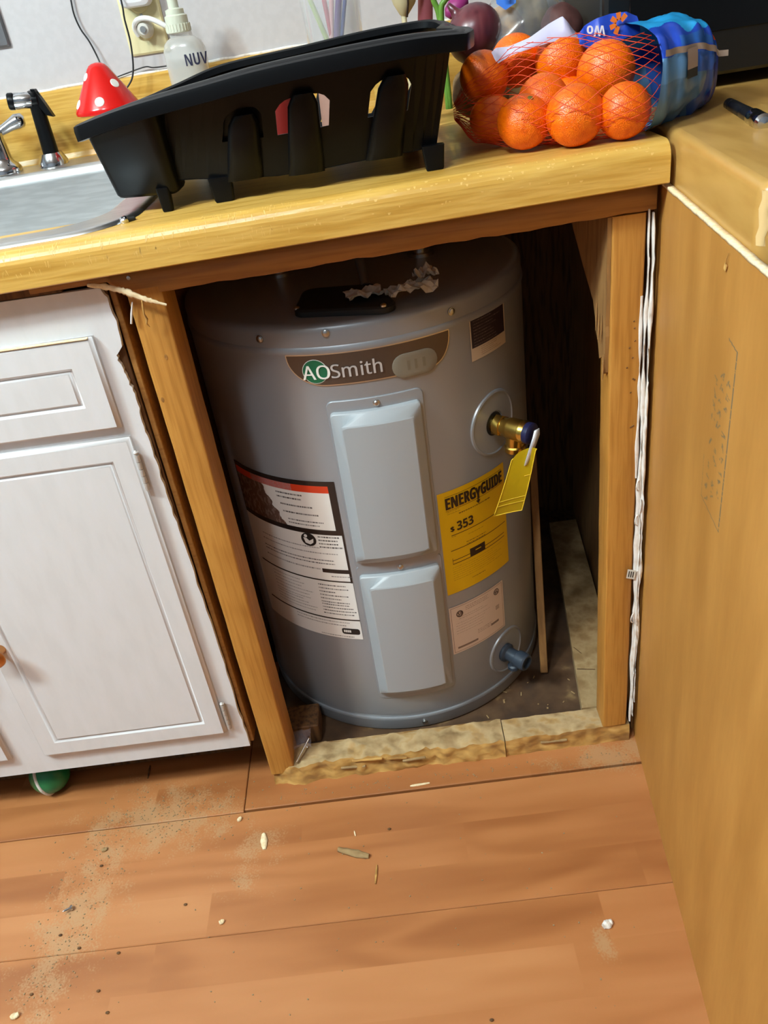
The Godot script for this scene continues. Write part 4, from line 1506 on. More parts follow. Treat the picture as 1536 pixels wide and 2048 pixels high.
# ---------------------------------------------------------------- sink, tap, sprayer
func make_sink():
	var t := thing("sink", "stainless steel kitchen sink set into the laminate worktop at the left", "sink", Vector3(-0.45, 0.86, -0.35))
	var q := [Vector2(-0.88, -0.712), Vector2(-0.028, -0.700), Vector2(-0.0365, 0.0045), Vector2(-0.88, 0.0085)]
	var inn := [Vector2(-0.84, -0.605), Vector2(-0.072, -0.600), Vector2(-0.082, -0.044), Vector2(-0.84, -0.040)]
	var loops := []
	var add := func(base: Array, rad: float, inset: float, up: float):
		var l := []
		for p in rquad(base, rad, inset, 10):
			l.append(Vector3(p.x, counter_y(p.x) + up, p.y))
		loops.append(l)
	add.call(q, 0.075, 0.0, 0.0002)
	add.call(q, 0.075, 0.002, 0.0030)
	add.call(q, 0.075, 0.008, 0.0042)
	add.call(q, 0.075, 0.014, 0.0040)
	add.call(inn, 0.070, -0.004, 0.0032)
	add.call(inn, 0.070, 0.002, 0.0012)
	add.call(inn, 0.070, 0.006, -0.0050)
	add.call(inn, 0.070, 0.008, -0.0150)
	add.call(inn, 0.070, 0.016, -0.1500)
	add.call(inn, 0.070, 0.026, -0.1680)
	add.call(inn, 0.070, 0.050, -0.1720)
	var b := MB.new()
	b.loft(loops, Vector3(-0.45, 0.6, -0.3), true, false, true, 60.0)
	obj("basin", b, M.steel, t)
	b = MB.new()
	b.lathe([Vector2(0.045, 0.0), Vector2(0.043, 0.002), Vector2(0.030, 0.001), Vector2(0.026, -0.004), Vector2(0.0001, -0.004)], Transform3D(Basis(), Vector3(-0.45, counter_y(-0.45) - 0.1715, -0.32)), 28)
	obj("drain", b, M.chrome, t)
	# clip screw on the rim's corner
	t = thing("rim_clip", "tiny steel clip screw at the front right corner of the sink rim", "screw", Vector3(-0.046, counter_y(-0.046), -0.027))
	b = MB.new()
	b.lathe([Vector2(0.0048, 0.0), Vector2(0.0052, 0.0025), Vector2(0.004, 0.0055), Vector2(0.0022, 0.0065), Vector2(0.0018, 0.0050), Vector2(0.0001, 0.0050)], Transform3D(Basis(Vector3.RIGHT, 0.5), Vector3(-0.046, counter_y(-0.046) + 0.0005, -0.027)), 18)
	obj("screw_head", b, M.chrome, t)
	b = MB.new()
	b.box(Vector3(-0.040, counter_y(-0.04) + 0.002, -0.031), Vector3(0.010, 0.004, 0.007), 0.001, Basis(Vector3.UP, 0.5))
	obj("clip_arm", b, M.matblack, t)
	# side sprayer
	var sy := counter_y(-0.32)
	t = thing("sink_sprayer", "black side sprayer with a chrome head ring standing on the sink deck", "sprayer", Vector3(-0.317, sy, -0.655))
	b = MB.new()
	b.lathe([Vector2(0.026, 0.004), Vector2(0.0255, 0.010), Vector2(0.020, 0.021), Vector2(0.0185, 0.024), Vector2(0.0001, 0.024)], Transform3D(Basis(), Vector3(-0.317, sy, -0.655)), 28)
	obj("base_collar", b, M.chrome, t)
	b = MB.new()
	var path := [Vector3(-0.317, sy + 0.022, -0.655), Vector3(-0.3160, sy + 0.045, -0.654), Vector3(-0.3145, sy + 0.075, -0.651), Vector3(-0.3130, sy + 0.100, -0.648), Vector3(-0.3120, sy + 0.115, -0.646), Vector3(-0.3115, sy + 0.121, -0.645)]
	b.tube(path, [0.0135, 0.0130, 0.0122, 0.0116, 0.0110, 0.0085], 20)
	obj("handle", b, M.black, t)
	b = MB.new()
	b.tube([Vector3(-0.3080, sy + 0.1075, -0.646), Vector3(-0.3180, sy + 0.1085, -0.644), Vector3(-0.3190, sy + 0.1086, -0.6438)], [0.0105, 0.0115, 0.0112], 22)
	b.tube([Vector3(-0.3450, sy + 0.1106, -0.638), Vector3(-0.3520, sy + 0.1112, -0.636), Vector3(-0.3540, sy + 0.1114, -0.6355)], [0.0132, 0.0132, 0.0115], 22)
	obj("head", b, M.black, t)
	b = MB.new()
	b.tube([Vector3(-0.3180, sy + 0.1085, -0.644), Vector3(-0.3185, sy + 0.1086, -0.6438), Vector3(-0.3450, sy + 0.1106, -0.638), Vector3(-0.3456, sy + 0.1107, -0.6379)], [0.0112, 0.0124, 0.0127, 0.0118], 24)
	obj("head_ring", b, M.chrome, t)
	b = MB.new()
	b.prism([Vector2(-0.3130, 0.1245), Vector2(-0.3060, 0.1235), Vector2(-0.2960, 0.1000), Vector2(-0.2880, 0.0790), Vector2(-0.2990, 0.0830), Vector2(-0.3060, 0.0960)], -0.652, -0.639, func(x, y, w): return Vector3(x, y + sy, w))
	obj("trigger", b, M.black, t)
	# tap, only its right-hand lever reaches into view
	var fy := counter_y(-0.40)
	t = thing("sink_tap", "chrome lever tap at the left edge, behind the sink basin", "tap", Vector3(-0.43, fy, -0.645))
	b = MB.new()
	b.lathe([Vector2(0.030, 0.004), Vector2(0.0300, 0.012), Vector2(0.026, 0.018), Vector2(0.021, 0.022), Vector2(0.0185, 0.030), Vector2(0.0175, 0.046), Vector2(0.016, 0.058), Vector2(0.0165, 0.068), Vector2(0.011, 0.074), Vector2(0.0001, 0.075)], Transform3D(Basis(), Vector3(-0.402, fy, -0.645)), 30)
	obj("valve_body", b, M.chrome, t)
	b = MB.new()
	b.tube([Vector3(-0.404, fy + 0.066, -0.650), Vector3(-0.390, fy + 0.070, -0.658), Vector3(-0.374, fy + 0.076, -0.662), Vector3(-0.361, fy + 0.0805, -0.666), Vector3(-0.352, fy + 0.0815, -0.669), Vector3(-0.3485, fy + 0.0815, -0.670)], [0.0075, 0.0078, 0.0095, 0.0125, 0.0110, 0.006], 20)
	obj("lever", b, M.chrome, t)
	b = MB.new()
	b.box(Vector3(-0.50, fy + 0.012, -0.645), Vector3(0.22, 0.016, 0.052), 0.006)
	b.tube([Vector3(-0.50, fy + 0.02, -0.645), Vector3(-0.50, fy + 0.16, -0.645), Vector3(-0.50, fy + 0.20, -0.61), Vector3(-0.50, fy + 0.21, -0.54), Vector3(-0.50, fy + 0.19, -0.47)], 0.012, 16)
	obj("spout", b, M.chrome, t)

# ---------------------------------------------------------------- dish drainer
func curve(pts: Array, u: float) -> Vector3:
	# smooth path through points, u in 0 .. 1
	var n := pts.size() - 1
	var s := clampf(u, 0.0, 1.0) * n
	var i := mini(int(s), n - 1)
	var f := s - i
	var p0: Vector3 = pts[maxi(i - 1, 0)]
	var p1: Vector3 = pts[i]
	var p2: Vector3 = pts[i + 1]
	var p3: Vector3 = pts[mini(i + 2, n)]
	return 0.5 * ((2.0 * p1) + (p2 - p0) * f + (2.0 * p0 - 5.0 * p1 + 4.0 * p2 - p3) * f * f + (3.0 * p1 - p0 - 3.0 * p2 + p3) * f * f * f)

func make_rack():
	var t := thing("dish_drainer", "black plastic dish drainer with slotted front standing beside the sink", "dish drainer", Vector3(0.14, 0.905, -0.2))
	# outer top line of the rim, bowed up at the middle; front, right end, back, left end
	var fr := [Vector3(-0.0793, 1.0007, -0.055), Vector3(-0.0100, 1.0140, -0.018), Vector3(0.0744, 1.0244, 0.008), Vector3(0.1372, 1.0312, 0.020), Vector3(0.2219, 1.0360, 0.026), Vector3(0.2910, 1.0376, 0.022), Vector3(0.3400, 1.0350, 0.000)]
	var bk := [Vector3(0.3650, 1.0330, -0.31), Vector3(0.3442, 1.0385, -0.352), Vector3(0.2632, 1.0370, -0.362), Vector3(0.1592, 1.0302, -0.362), Vector3(0.0475, 1.0235, -0.355), Vector3(-0.020, 1.0100, -0.33), Vector3(-0.064, 1.0010, -0.29)]
	var line := []
	for k in 41:
		line.append(curve(fr, k / 40.0))
	for k in 10:
		var f := (k + 1) / 11.0
		var a := Vector3(0.3400, 1.0350, 0.000)
		var p := a.lerp(bk[0], f)
		p.x += 0.012 * sin(PI * minf(f * 1.6, 1.0))
		line.append(p)
	for k in 41:
		line.append(curve(bk, k / 40.0))
	for k in 10:
		var f := (k + 1) / 11.0
		var p: Vector3 = bk[6].lerp(fr[0], f)
		p.x -= 0.006 * sin(PI * f)
		line.append(p)
	var mid := Vector3(0.14, 1.02, -0.19)
	# rim cross-section swept round: outer skirt, rolled top, inner edge
	var loops := []
	for s in [[0.006, -0.0165], [0.0, -0.0160], [-0.0008, -0.006], [0.0, -0.0015], [0.004, 0.0003], [0.010, -0.0012], [0.016, 0.0022], [0.022, 0.0030], [0.026, 0.0010], [0.027, -0.006], [0.0235, -0.010], [0.009, -0.0120]]:
		var l := []
		for p in line:
			var d: Vector3 = mid - p
			d.y = 0
			d = Vector3(d.x * 0.75, 0, d.z * 1.25).normalized()
			l.append(p + d * s[0] + Vector3(0, s[1], 0))
		loops.append(l)
	loops.append(loops[0].duplicate())
	var b := MB.new()
	b.loft(loops, mid, true, false, false, 40.0)
	obj("rim", b, M.black, t)
	# front wall, mapped from u (along), v (up), w (thickness)
	var top := func(u): return curve(fr, u) + Vector3(lerpf(0.022, -0.014, u), -0.0125, -0.022)
	var bot := [Vector3(-0.052, 0.9320, -0.068), Vector3(0.0150, 0.9330, -0.058), Vector3(0.1290, 0.9245, -0.042), Vector3(0.2290, 0.9285, -0.036), Vector3(0.3045, 0.9312, -0.036)]
	var wall := func(u, v, w):
		var p: Vector3 = curve(bot, u).lerp(top.call(u), v)
		return p + Vector3(0, 0, w)
	b = MB.new()
	# arched openings: each leaves a tongue standing in its middle
	var arches := [[0.362, 0.472], [0.508, 0.632], [0.735, 0.855]]
	var strip := func(u0, u1, v0, v1):
		var n := maxi(1, int((u1 - u0) / 0.03))
		for k in n:
			var a := lerpf(u0, u1, float(k) / n)
			var c := lerpf(u0, u1, float(k + 1) / n)
			b.prism([Vector2(a, v0), Vector2(c, v0), Vector2(c, v1), Vector2(a, v1)], -0.003, 0.0, wall)
	var at := 0.0
	for a in arches:
		strip.call(at, a[0], 0.0, 1.0)
		strip.call(a[0], a[1], 0.0, 0.44)
		var n := 10
		for k in n:
			var x0 := lerpf(a[0], a[1], float(k) / n)
			var x1 := lerpf(a[0], a[1], float(k + 1) / n)
			var hgt := func(x):
				var s: float = absf((x - a[0]) / (a[1] - a[0]) * 2.0 - 1.0)
				return 0.79 - 0.10 * pow(s, 4.0)
			b.prism([Vector2(x0, hgt.call(x0)), Vector2(x1, hgt.call(x1)), Vector2(x1, 1.0), Vector2(x0, 1.0)], -0.003, 0.0, wall)
		at = a[1]
	strip.call(at, 1.0, 0.0, 1.0)
	# the first arch is only a recess
	b.prism([Vector2(0.352, 0.3), Vector2(0.482, 0.3), Vector2(0.482, 0.9), Vector2(0.352, 0.9)], -0.009, -0.006, wall)
	obj("front_wall", b, M.black, t)
	for a in arches:
		b = MB.new()
		var um: float = (a[0] + a[1]) * 0.5
		var pts := []
		for k in 9:
			pts.append(wall.call(um + 0.006 - 0.004 * k / 8.0, lerpf(-0.02, 0.72 if a[0] < 0.5 else 0.81, k / 8.0), 0.004 + 0.004 * sin(PI * k / 8.0)))
		var lp := []
		for k in 9:
			var hw := lerpf(0.0200, 0.0148, k / 8.0)
			if k == 8: hw = 0.0105
			var l := []
			for q in [Vector2(-hw, -0.006), Vector2(-hw, 0.001), Vector2(-hw * 0.6, 0.005), Vector2(hw * 0.6, 0.005), Vector2(hw, 0.001), Vector2(hw, -0.006)]:
				l.append(pts[k] + Vector3(q.x, 0, q.y))
			lp.append(l)
		b.loft(lp, pts[4] - Vector3(0, 0, 0.004), true, true, true, 50.0)
		obj("tongue", b, M.black, t)
	# the proud cutlery bin at the left end
	b = MB.new()
	var bt := [Vector2(-0.069, -0.054), Vector2(0.020, -0.008), Vector2(0.021, -0.080), Vector2(-0.068, -0.150)]
	var bb := [Vector2(-0.059, -0.070), Vector2(0.016, -0.046), Vector2(0.017, -0.094), Vector2(-0.057, -0.150)]
	loops = []
	for s in [[0.0, 0.006], [0.02, 0.002], [0.06, 0.0], [0.5, 0.0], [1.0, 0.0]]:
		var l := []
		var ct := rquad(bb, 0.010, s[1], 5)
		var cu := rquad(bt, 0.012, 0.0, 5)
		for k in ct.size():
			var f: float = s[0]
			var p: Vector2 = ct[k].lerp(cu[k], f)
			var ytop: float = 0.990 + (cu[k].x + 0.07) * 0.165
			var ybot: float = 0.9190
			l.append(Vector3(p.x, lerpf(ybot, ytop, f), p.y))
		loops.append(l)
	b.loft(loops, Vector3(-0.02, 0.95, -0.08), true, true, false, 50.0)
	obj("cutlery_bin", b, M.black, t)
	# back wall with wide slots, end walls, slatted floor
	b = MB.new()
	var btop := func(u): return curve(bk, 1.0 - u) + Vector3(lerpf(0.02, -0.02, u), -0.012, 0.018)
	var bwall := func(u, v, w):
		var lo := Vector3(lerpf(-0.045, 0.315, u), lerpf(0.925, 0.932, u), -0.318)
		return lo.lerp(btop.call(u), v) + Vector3(0, 0, w)
	for k in 9:
		var u0 := k / 9.0
		b.prism([Vector2(u0, 0.12), Vector2(u0 + 0.035, 0.12), Vector2(u0 + 0.035, 0.86), Vector2(u0, 0.86)], -0.003, 0.0, bwall)
		for e in [[0.0, 0.12], [0.86, 1.0]]:
			b.prism([Vector2(u0, e[0]), Vector2(u0 + 1.0 / 9.0, e[0]), Vector2(u0 + 1.0 / 9.0, e[1]), Vector2(u0, e[1])], -0.003, 0.0, bwall)
	obj("back_wall", b, M.black, t)
	b = MB.new()
	b.net([[wall.call(1.0, 0.0, 0.0), wall.call(1.0, 0.5, 0.0), wall.call(1.0, 1.0, 0.0)], [Vector3(0.318, 0.932, -0.18), Vector3(0.331, 0.976, -0.18), Vector3(0.345, 1.022, -0.18)], [bwall.call(1.0, 0.0, 0.0), bwall.call(1.0, 0.5, 0.0), bwall.call(1.0, 1.0, 0.0)]], mid)
	obj("end_wall", b, M.black, t)
	b = MB.new()
	b.net([[wall.call(0.0, 0.0, 0.0), wall.call(0.0, 0.5, 0.0), wall.call(0.0, 1.0, 0.0)], [Vector3(-0.052, 0.927, -0.2), Vector3(-0.060, 0.955, -0.2), Vector3(-0.068, 0.987, -0.2)], [bwall.call(0.0, 0.0, 0.0), bwall.call(0.0, 0.5, 0.0), bwall.call(0.0, 1.0, 0.0)]], mid)
	obj("end_wall", b, M.black, t)
	b = MB.new()
	var flo := func(u, v, w):
		return (curve(bot, u) + Vector3(0, 0.001, 0)).lerp(bwall.call(u, 0.02, 0.0), v) + Vector3(0, w, 0)
	for k in 10:
		b.prism([Vector2(k / 10.0, 0.0), Vector2((k + 1.0) / 10.0, 0.0), Vector2((k + 1.0) / 10.0, 1.0), Vector2(k / 10.0, 1.0)], -0.002, 0.001, flo)
	for k in 9:   # ribs across the tray
		b.prism([Vector2(k / 9.0 + 0.05, 0.04), Vector2(k / 9.0 + 0.06, 0.04), Vector2(k / 9.0 + 0.06, 0.95), Vector2(k / 9.0 + 0.05, 0.95)], 0.001, 0.005, flo)
	obj("tray_floor", b, M.black, t)
	# feet
	for p in [[Vector3(-0.001, 0, -0.052), 0.928, 0.0065], [Vector3(0.0640, 0, -0.0535), 0.930, 0.0120], [Vector3(0.3000, 0, -0.030), 0.934, 0.0110], [Vector3(0.02, 0, -0.29), 0.926, 0.012], [Vector3(0.29, 0, -0.29), 0.931, 0.012]]:
		b = MB.new()
		var y0 := counter_y(p[0].x) + 0.0003
		var lp := []
		for s in [[y0, 0.82], [y0 + 0.002, 0.9], [p[1], 1.1]]:
			var l := []
			for q in rect_loop(p[0].x, p[0].z, p[2] * 2.0 * s[1], 0.013 * s[1], 0.002, 3):
				l.append(Vector3(q.x, s[0], q.y))
			lp.append(l)
		b.loft(lp, Vector3(p[0].x, y0 + 0.01, p[0].z), true, true, true, 50.0)
		obj("foot", b, M.black, t)
	# what shows through the slots
	cup(Vector3(0.130, 0.9300, -0.185), 0.024, 0.066, c8(126, 28, 20), "red plastic cup upside down inside the dish drainer, behind its middle slot")
	cup(Vector3(0.205, 0.9320, -0.150), 0.022, 0.074, c8(160, 120, 104), "pinkish beige cup inside the dish drainer, right of the red cup")
	var sp := thing("wooden_spatula", "plain wooden spatula leaning inside the dish drainer behind its right slot", "spatula", Vector3(0.262, 0.935, -0.14))
	b = MB.new()
	b.prism([Vector2(-0.014, 0.0), Vector2(0.014, 0.0), Vector2(0.014, 0.055), Vector2(0.006, 0.075), Vector2(0.006, 0.088), Vector2(-0.006, 0.088), Vector2(-0.006, 0.075), Vector2(-0.014, 0.055)], 0.0, 0.005, func(x, y, w): return Vector3(0.264 + x - y * 0.05, 0.9355 + y, -0.145 + w - y * 0.2))
	obj("blade", b, M.counter, sp)

func cup(at: Vector3, r: float, h: float, c: Color, label: String):
	var t := thing("cup", label, "cup", at)
	var b := MB.new()
	b.lathe([Vector2(r * 1.12, 0.0), Vector2(r * 1.12, 0.003), Vector2(r, h * 0.9), Vector2(r * 0.94, h), Vector2(0.0001, h)], Transform3D(Basis(), at), 32)
	obj("body", b, plain(c, 0.4), t)

# ---------------------------------------------------------------- bag of oranges
func hull(keys: Array, x: float, a: float, grow := 0.0) -> Vector3:
	# keys: [x, centre y, centre z, half height, half depth]; a runs round from the front (0) over the top
	var i := 0
	while i < keys.size() - 2 and x > keys[i + 1][0]:
		i += 1
	var f := clampf((x - keys[i][0]) / (keys[i + 1][0] - keys[i][0]), 0.0, 1.0)
	f = f * f * (3.0 - 2.0 * f)
	var v := []
	for k in range(1, 5):
		v.append(lerpf(keys[i][k], keys[i + 1][k], f))
	var s := sin(a)
	var c := cos(a)
	var e := 0.8
	return Vector3(x, v[0] + (v[2] + grow) * signf(s) * pow(absf(s), e), v[1] + (v[3] + grow) * signf(c) * pow(absf(c), e))

func make_oranges():
	var skin := grained(noise_tex(0.03, 71, [c8(230, 92, 0), c8(242, 106, 0), c8(248, 120, 4)], [0.2, 0.5, 0.85], 3, 256), Vector3(12, 12, 12), 0.34, noise_tex(0.22, 72, [], [], 2, 256, FastNoiseLite.TYPE_SIMPLEX_SMOOTH, true, 5.0), 0.5)
	var names := ["orange at the front of the net bag, lowest and nearest the worktop edge", "orange at the right of the net bag, touching the blue film", "orange left of the frontmost one, showing a bright highlight", "orange at the upper right of the net bag, on top of the two front ones", "orange at the top middle of the net bag, behind the others", "orange at the lower left of the net bag in half shade", "small orange at the far lower left of the net bag", "shaded orange at the upper left of the net bag near the drainer", "orange high in the net bag just right of the shaded upper left one", "orange resting on the worktop deep inside the net bag"]
	var spots := [[0.4520, 0.9425, -0.0250, 0.0300], [0.5020, 0.9410, -0.0170, 0.0275], [0.4300, 0.9520, -0.0780, 0.0300], [0.5010, 0.9735, -0.0850, 0.0310], [0.4660, 0.9870, -0.1450, 0.0300], [0.4020, 0.9405, -0.0480, 0.0285], [0.3780, 0.9395, -0.1080, 0.0265], [0.3760, 0.9800, -0.1480, 0.0285], [0.4190, 0.9900, -0.1780, 0.0290], [0.4700, 0.9440, -0.1350, 0.0300]]
	for k in spots.size():
		var s: Array = spots[k]
		var at := Vector3(s[0], s[1], s[2])
		var t := thing("orange", names[k], "orange", at, "oranges in the net bag")
		var b := MB.new()
		var tilt := Basis(Vector3(rng.randf_range(-1, 1), 0.2, rng.randf_range(-1, 1)).normalized(), rng.randf_range(0.5, 2.2))
		var prof := []
		for i in 21:
			var a := PI * i / 20.0 - PI / 2
			var r: float = s[3] * cos(a) * 1.02
			var y: float = s[3] * sin(a) * 0.96
			if i == 20: y -= 0.0012
			prof.append(Vector2(maxf(r, 0.00001), y))
		b.lathe(prof, Transform3D(tilt, at), 36, 90.0)
		obj("peel", b, skin, t)
		b = MB.new()
		b.lathe([Vector2(0.0036, -0.001), Vector2(0.003, 0.0006), Vector2(0.0001, 0.0010)], Transform3D(tilt, at + tilt * Vector3(0, s[3] * 0.955, 0)), 8)
		obj("stem_scar", b, plain(c8(120, 110, 40), 0.8), t)
	var nk := [[0.336, 0.950, -0.140, 0.008, 0.012], [0.358, 0.953, -0.128, 0.036, 0.048], [0.400, 0.964, -0.112, 0.0535, 0.095], [0.455, 0.966, -0.092, 0.0555, 0.0975], [0.510, 0.962, -0.082, 0.0515, 0.099], [0.548, 0.961, -0.096, 0.0485, 0.082]]
	var t := thing("orange_bag", "net bag of oranges with a blue printed film wrapper, lying on the worktop", "bag", Vector3(0.48, 0.915, -0.1))
	var b := MB.new()
	var n := 38
	for fam in [-1, 1]:
		for k in n:
			var path := []
			for i in 31:
				var f := i / 30.0
				var x := lerpf(0.338, 0.534, f)
				var ang := fposmod(TAU * k / n + fam * f * 1.5, TAU)
				var p := hull(nk, x, ang, 0.0012)
				p.y = maxf(p.y, counter_y(p.x) + 0.001)
				if ang > 1.12 and ang < 2.5:   # under the header film
					if path.size() > 1:
						b.tube(path, 0.00036, 4, false)
					path = []
				else:
					path.append(p)
			if path.size() > 1:
				b.tube(path, 0.00036, 4, false)
	obj("net", b, plain(c8(226, 70, 26), 0.5), t, "stuff")
	# blue film round the right-hand end, creased
	var fk := [[0.518, 0.9625, -0.082, 0.0535, 0.1000], [0.536, 0.9630, -0.090, 0.0525, 0.0950], [0.560, 0.9635, -0.104, 0.0520, 0.0800], [0.590, 0.9640, -0.122, 0.0520, 0.0720], [0.615, 0.9610, -0.138, 0.0475, 0.0600], [0.632, 0.9560, -0.148, 0.0380, 0.0440], [0.6400, 0.9530, -0.152, 0.0220, 0.0260], [0.6420, 0.9520, -0.152, 0.002, 0.002]]
	var cr := FastNoiseLite.new()
	cr.seed = 81; cr.frequency = 17.0; cr.fractal_octaves = 2
	var p := []
	for i in 45:
		var row := []
		for j in 73:
			var a := TAU * j / 72.0
			var x := lerpf(0.531, 0.6420, i / 44.0)
			if i == 0:
				x += 0.004 * sin(a * 3.0)
			var q := hull(fk, x, a, 0.0)
			var d := cr.get_noise_3d(q.x, q.y * 1.6, q.z * 1.6) * 0.0050 * sin(PI * minf(i / 40.0 + 0.05, 1.0))
			q += Vector3(0, sin(a), cos(a)) * d
			q.y = maxf(q.y, counter_y(minf(q.x, 0.54)) + 0.0015)
			row.append(q)
		p.append(row)
	b = MB.new()
	b.net(p, Vector3(0.59, 0.96, -0.12))
	var W := 256
	var img := Image.create(W, 512, false, Image.FORMAT_RGB8)
	# print of the wrapper: u along the bag, v round it from the front over the top
	for j in 512:
		for i in W:
			var v := j / 512.0
			var u := i / float(W)
			# lower half pale slate passing to deep blue; above the seal a dark band, then cyan over the top
			var c := c8(98, 142, 184)
			var wob := 0.015 * sin(u * 9.0) + 0.01 * sin(u * 23.0 + 1.0)
			var nz := cr.get_noise_2d(u * 0.12, v * 0.3) * 0.9
			if u + nz * 0.25 > 0.52: c = c8(52, 98, 186)
			if u + nz * 0.2 > 0.78: c = c8(40, 62, 160)
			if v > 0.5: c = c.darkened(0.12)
			if v > 0.052 + wob * 0.4 and v < 0.5: c = c8(34, 70, 176)
			if v > 0.168 + wob * 1.4 - 0.03 * u + nz * 0.03 and v < 0.45: c = c8(44, 158, 218)
			if u > 0.30 and v > 0.075 and v < 0.115 + nz * 0.03: c = c8(40, 92, 168)
			if u > 0.86 and v > 0.13 and v < 0.34: c = c8(206, 76, 40)
			if u > 0.04 and u < 0.2 and v > 0.80 and v < 0.865: c = c8(200, 168, 152)
			img.set_pixel(i, j, c)
	var fm := StandardMaterial3D.new()
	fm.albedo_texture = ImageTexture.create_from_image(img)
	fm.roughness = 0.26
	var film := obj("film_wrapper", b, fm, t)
	# seal strip with a tab across the film
	b = MB.new()
	var s0 := []
	for k in 21:
		var x := lerpf(0.536, 0.640, k / 20.0)
		var q := hull(fk, minf(x, 0.628), 0.42 - 0.12 * k / 20.0, 0.004)
		q.x = x
		s0.append([q + Vector3(0, 0.0030, 0.0005), q + Vector3(0, -0.0030, 0.0012)])
	b.net(s0, Vector3(0.0, 0.3, 1.0), true)
	obj("seal_strip", b, plain(c8(170, 148, 132), 0.5), film)
	b = MB.new()
	var s1 := []
	for k in 6:
		var a := lerpf(0.36, 0.06, k / 5.0)
		s1.append([hull(fk, 0.5690, a, 0.0055), hull(fk, 0.5865, a, 0.0055)])
	b.net(s1, Vector3(0.0, 0.3, 1.0), true)
	var tab := obj("seal_tab", b, plain(c8(176, 150, 132), 0.5), film)
	b = MB.new()
	b.net([[hull(fk, 0.5690, 0.06, 0.0055), hull(fk, 0.5865, 0.06, 0.0055)], [hull(fk, 0.5695, -0.02, 0.0056), hull(fk, 0.5870, -0.02, 0.0056)]], Vector3(0.0, 0.3, 1.0), true)
	obj("tab_print", b, M.print, film)
	# header film gathered along the top: pale inside, then the blue printed face with upside-down lettering
	var hd := [[0.372, 0.990, 0.997], [0.390, 1.000, 1.009], [0.405, 1.006, 1.008], [0.428, 1.010, 1.014], [0.450, 1.013, 1.024], [0.466, 1.014, 1.030], [0.474, 1.013, 1.021], [0.481, 1.010, 1.013]]
	ribbon(hd, -0.130, c8(196, 190, 214), "header_lining", t)
	var hb := [[0.478, 1.008, 1.011], [0.486, 1.003, 1.018], [0.500, 1.002, 1.024], [0.515, 1.004, 1.026], [0.532, 1.008, 1.026], [0.545, 1.010, 1.020]]
	var head := ribbon(hb, -0.112, c8(32, 66, 170), "header_film", t)
	b = MB.new()
	var tz := func(x, y, w): return Vector3(0.4955 - x, 1.0128 - y + x * 0.12, -0.1085 - (1.0128 - y - 1.0128) * 0.0 + w)
	letters(b, "Wo", 0.0100, tz, true, 0.0003, 1.0)
	obj("lettering", b, plain(c8(232, 232, 240), 0.4), head)
	b = MB.new()
	for k in 5:
		var a := 0.5 + 0.55 * k
		var c0 := Vector3(0.521, 1.0165, -0.1075)
		var e := Vector3(cos(a * 1.6), sin(a * 1.6), 0)
		var o := Vector3(-e.y, e.x, 0) * 0.0022
		b.face([c0 + e * 0.003 - o, c0 + e * 0.003 + o, c0 + e * 0.0105 + o * 1.2, c0 + e * 0.0105 - o * 1.2], Vector3.BACK)
	obj("printed_star", b, plain(c8(236, 120, 40), 0.4), head)

func ribbon(keys: Array, z: float, c: Color, called: String, t: Node3D) -> MeshInstance3D:
	var p := []
	var n := 36
	for k in n + 1:
		var s := float(k) / n * (keys.size() - 1)
		var i := mini(int(s), keys.size() - 2)
		var f := s - i
		f = f * f * (3.0 - 2.0 * f) * 0.5 + f * 0.5
		var x: float = lerpf(keys[i][0], keys[i + 1][0], f)
		var y0: float = lerpf(keys[i][1], keys[i + 1][1], f)
		var y1: float = lerpf(keys[i][2], keys[i + 1][2], f)
		var row := []
		for j in 7:
			var v := j / 6.0
			row.append(Vector3(x, lerpf(y0 - 0.006, y1, v), z + 0.006 * sin(k * 0.5) * v * 0.4 - 0.012 * v * v + 0.003))
		p.append(row)
	var b := MB.new()
	b.net(p, Vector3(0, 0.2, 1), true)
	var back := []
	for r in p:
		var row := []
		for q in r:
			row.append(q - Vector3(0, 0.0, 0.0004))
		back.append(row)
	b.net(back, Vector3(0, 0, -1), true)
	return obj(called, b, plain(c, 0.3), t)

